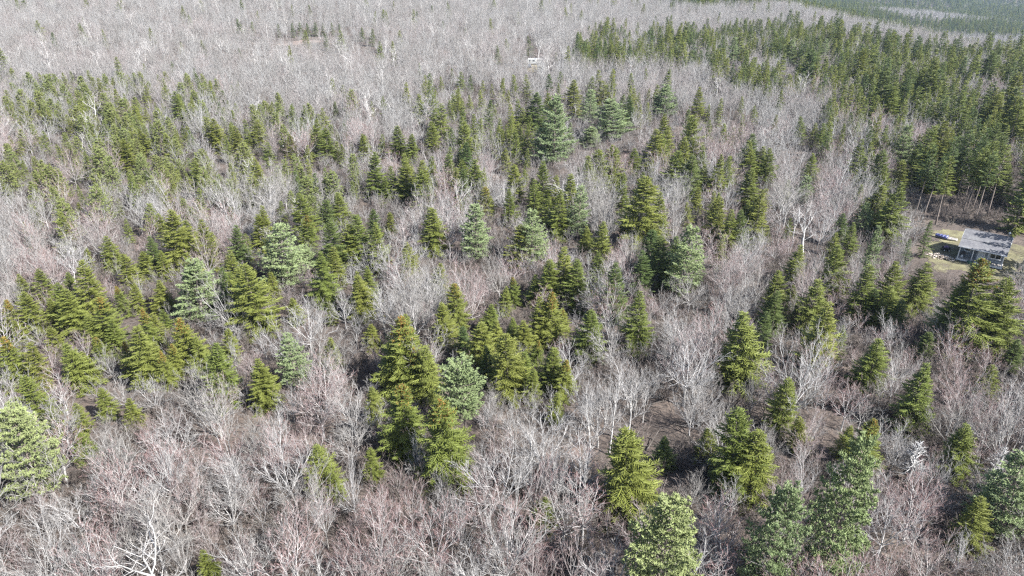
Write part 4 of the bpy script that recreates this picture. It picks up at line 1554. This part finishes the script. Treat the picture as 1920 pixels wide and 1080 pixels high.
# cart by the woodpile
cx, cy = locate(1773, 470, 0)
ct = thing('garden_cart', 'small black wheeled cart with a faded purple load beside the woodpile', 'cart', (float(cx), float(cy), float(ground_z(cx, cy))), -.25)
Mesh().loft([[(-.55, -.36, .38), (.55, -.36, .38), (.55, .36, .38), (-.55, .36, .38)], [(-.68, -.46, .78), (.68, -.46, .78), (.68, .46, .78), (-.68, .46, .78)],
             [(-.62, -.41, .78), (.62, -.41, .78), (.62, .41, .78), (-.62, .41, .78)], [(-.5, -.32, .43), (.5, -.32, .43), (.5, .32, .43), (-.5, .32, .43)]]).make('tray', M['black'], ct)
ld = []
for i in range(7):
    a = -.42 + .84 * i / 6
    h = .80 + .20 * math.sin(math.pi * i / 6) + .05 * math.sin(i * 3)
    ld.append([(a, -.30, .44), (a, .30, .44), (a, .28, h), (a, 0, h + .10), (a, -.28, h - .03)])
Mesh().loft(ld).make('load', M['purple'], ct)
for wx in (-.42, .42):
    for wy in (-.5, .5):
        wh = Mesh().cyl((wx, wy - .06, .24), (wx, wy + .06, .24), .24, n_=16).make('wheel', M['tyre'], ct)
        Mesh().cyl((wx, wy - .075, .24), (wx, wy + .075, .24), .12, n_=12).make('rim', M['white'], wh)
Mesh().cyl((.6, 0, .40), (1.25, 0, .75), .025).cyl((1.25, -.18, .75), (1.25, .18, .75), .025).make('handle', M['steel'], ct)

# heap of split firewood
hx, hy = locate(1763, 483, 0)
fwp = thing('firewood_pile', 'loose heap of pale split firewood on the lawn by the cabin', 'firewood', (float(hx), float(hy), float(ground_z(hx, hy)) + .03), -.55)
logs = []
for i in range(4):
    rr = (.09, .11, .08, .12)[i]
    ang = (2.1, 1.6, 3.14, 2.5)[i]
    prof = [(0, 0)] + [(rr * math.cos(a), rr * math.sin(a)) for a in np.linspace(0, ang, 5)]
    q = Mesh().prism(prof, 0, -.22, .22)
    q.m = [0] * len(q.f)
    for j in range(3, 3 + 4):
        q.m[j] = 1 if i != 2 else 0
    o = q.make('log', [M['split'], M['split_bark']], fwp)
    logs.append(o)
rl = np.random.default_rng(5)
for i in range(170):
    o = logs[i] if i < 4 else logs[i % 4].copy()
    if i >= 4:
        coll.objects.link(o)
        o.parent = fwp
    x, y = rl.normal(0, 1.15), rl.normal(0, .62)
    zz = max(0, .55 * (1 - (x / 2.2) ** 2 - (y / 1.2) ** 2)) * rl.uniform() ** .6
    o.location = (x, y, .05 + zz)
    o.rotation_euler = (rl.uniform(0, 6.28), rl.normal(0, .35), rl.uniform(0, 6.28))

# ------------------------------------------------------------------ camper and car in the far yard
cx, cy = locate(1003, 121, 0)
cpz = float(ground_z(cx, cy))
cp = thing('camper_trailer', 'white camper trailer with small dark windows half hidden by far trees', 'camper', (float(cx), float(cy), cpz), -.05)
prof = [(-3.5, .55), (3.3, .55), (3.55, 1.2), (3.45, 2.4), (3.1, 2.75), (-3.2, 2.8), (-3.55, 2.5), (-3.65, 1.3)]
Mesh().prism(prof, 1, -1.2, 1.2).make('body', plain('camper_panels', (.47, .48, .48), .5, .1, 2), cp, .06)
Mesh().box(-3.4, 3.3, -1.225, -1.203, .95, 1.15).make('stripe', M['stripe'], cp)
for wx, ww in ((-2.5, .75), (-.6, 1.0), (2.3, .8)):
    w_ = Mesh().box(wx - ww / 2 - .06, wx + ww / 2 + .06, -1.235, -1.204, 1.55, 2.25).make('window', M['stripe'], cp)
    Mesh().box(wx - ww / 2, wx + ww / 2, -1.25, -1.237, 1.61, 2.19).make('pane', M['pane'], w_)
d_ = Mesh().box(.75, 1.4, -1.235, -1.204, .65, 2.45).make('door', M['white'], cp)
Mesh().box(.9, 1.25, -1.25, -1.237, 1.75, 2.2).make('pane', M['pane'], d_)
for wx in (-.45, .35):
    w_ = Mesh().cyl((wx, -1.22, .36), (wx, -.98, .36), .36, n_=18).make('wheel', M['tyre'], cp)
    Mesh().cyl((wx, -1.235, .36), (wx, -1.19, .36), .18, n_=14).make('rim', M['steel'], w_)
    Mesh().cyl((wx, .98, .36), (wx, 1.22, .36), .36, n_=18).make('wheel', M['tyre'], cp)
Mesh().prism([(3.3, -.5), (4.6, -.04), (4.6, .04), (3.3, .5)], 2, .45, .55).make('hitch', M['black'], cp)
Mesh().box(-.4, .4, -.4, .4, 2.80, 3.0).make('roof_vent', M['stripe'], cp, .03)
Mesh().cyl((4.45, 0, 0), (4.45, 0, .46), .05).make('jack', M['black'], cp)

cx, cy = locate(992.5, 126.5, 0)
kr = thing('parked_car', 'dark car parked nose outward in front of the white camper', 'car', (float(cx), float(cy), float(ground_z(cx, cy))), math.pi / 2 + .12)
side = [(-2.2, .35), (-2.2, .85), (-1.2, .98), (1.9, 1.0), (2.15, .85), (2.15, .35)]
Mesh().prism(side, 1, -.88, .88).make('body', M['black_gloss'], kr, .08)
roof_ = [[(-1.15, -.80, .99), (1.65, -.80, .99), (1.65, .80, .99), (-1.15, .80, .99)], [(-.45, -.66, 1.48), (1.25, -.66, 1.48), (1.25, .66, 1.48), (-.45, .66, 1.48)]]
Mesh().loft(roof_).make('cabin_shell', M['black_gloss'], kr, .05)
Mesh().loft([[(-1.20, -.70, 1.01), (-1.20, .70, 1.01), (-1.17, .70, 1.01), (-1.17, -.70, 1.01)], [(-.53, -.60, 1.45), (-.53, .60, 1.45), (-.50, .60, 1.45), (-.50, -.60, 1.45)]]).make('windshield', plain('glass_painted_reflection', (.16, .18, .21), .1), kr)  # pale bluish reflection painted into the glass colour
for wx in (-1.4, 1.35):
    for wy in (-.80, .80):
        w_ = Mesh().cyl((wx, wy - .11, .33), (wx, wy + .11, .33), .33, n_=18).make('wheel', M['tyre'], kr)
        Mesh().cyl((wx, wy - .12, .33), (wx, wy + .12, .33), .19, n_=14).make('rim', M['steel'], w_)
for wy in (-.62, .62):
    Mesh().box(-2.23, -2.19, wy - .16, wy + .16, .62, .76).make('headlight', M['white'], kr)

# ------------------------------------------------------------------ air
hz = Mesh().box(-6900, 6900, -900, 8900, -230, 260)
hm, nt, out = mat('thin_haze')
pv = N(nt, 'ShaderNodeVolumePrincipled')
pv.inputs['Color'].default_value = (.60, .77, 1.0, 1)
pv.inputs['Density'].default_value = .00007
pv.inputs['Anisotropy'].default_value = .2
nt.links.new(pv.outputs[0], out.inputs['Volume'])
haze = hz.make('haze', hm)
haze['kind'] = 'stuff'
haze['label'] = 'thin blue summer haze over the far hills'.replace('summer ', '')
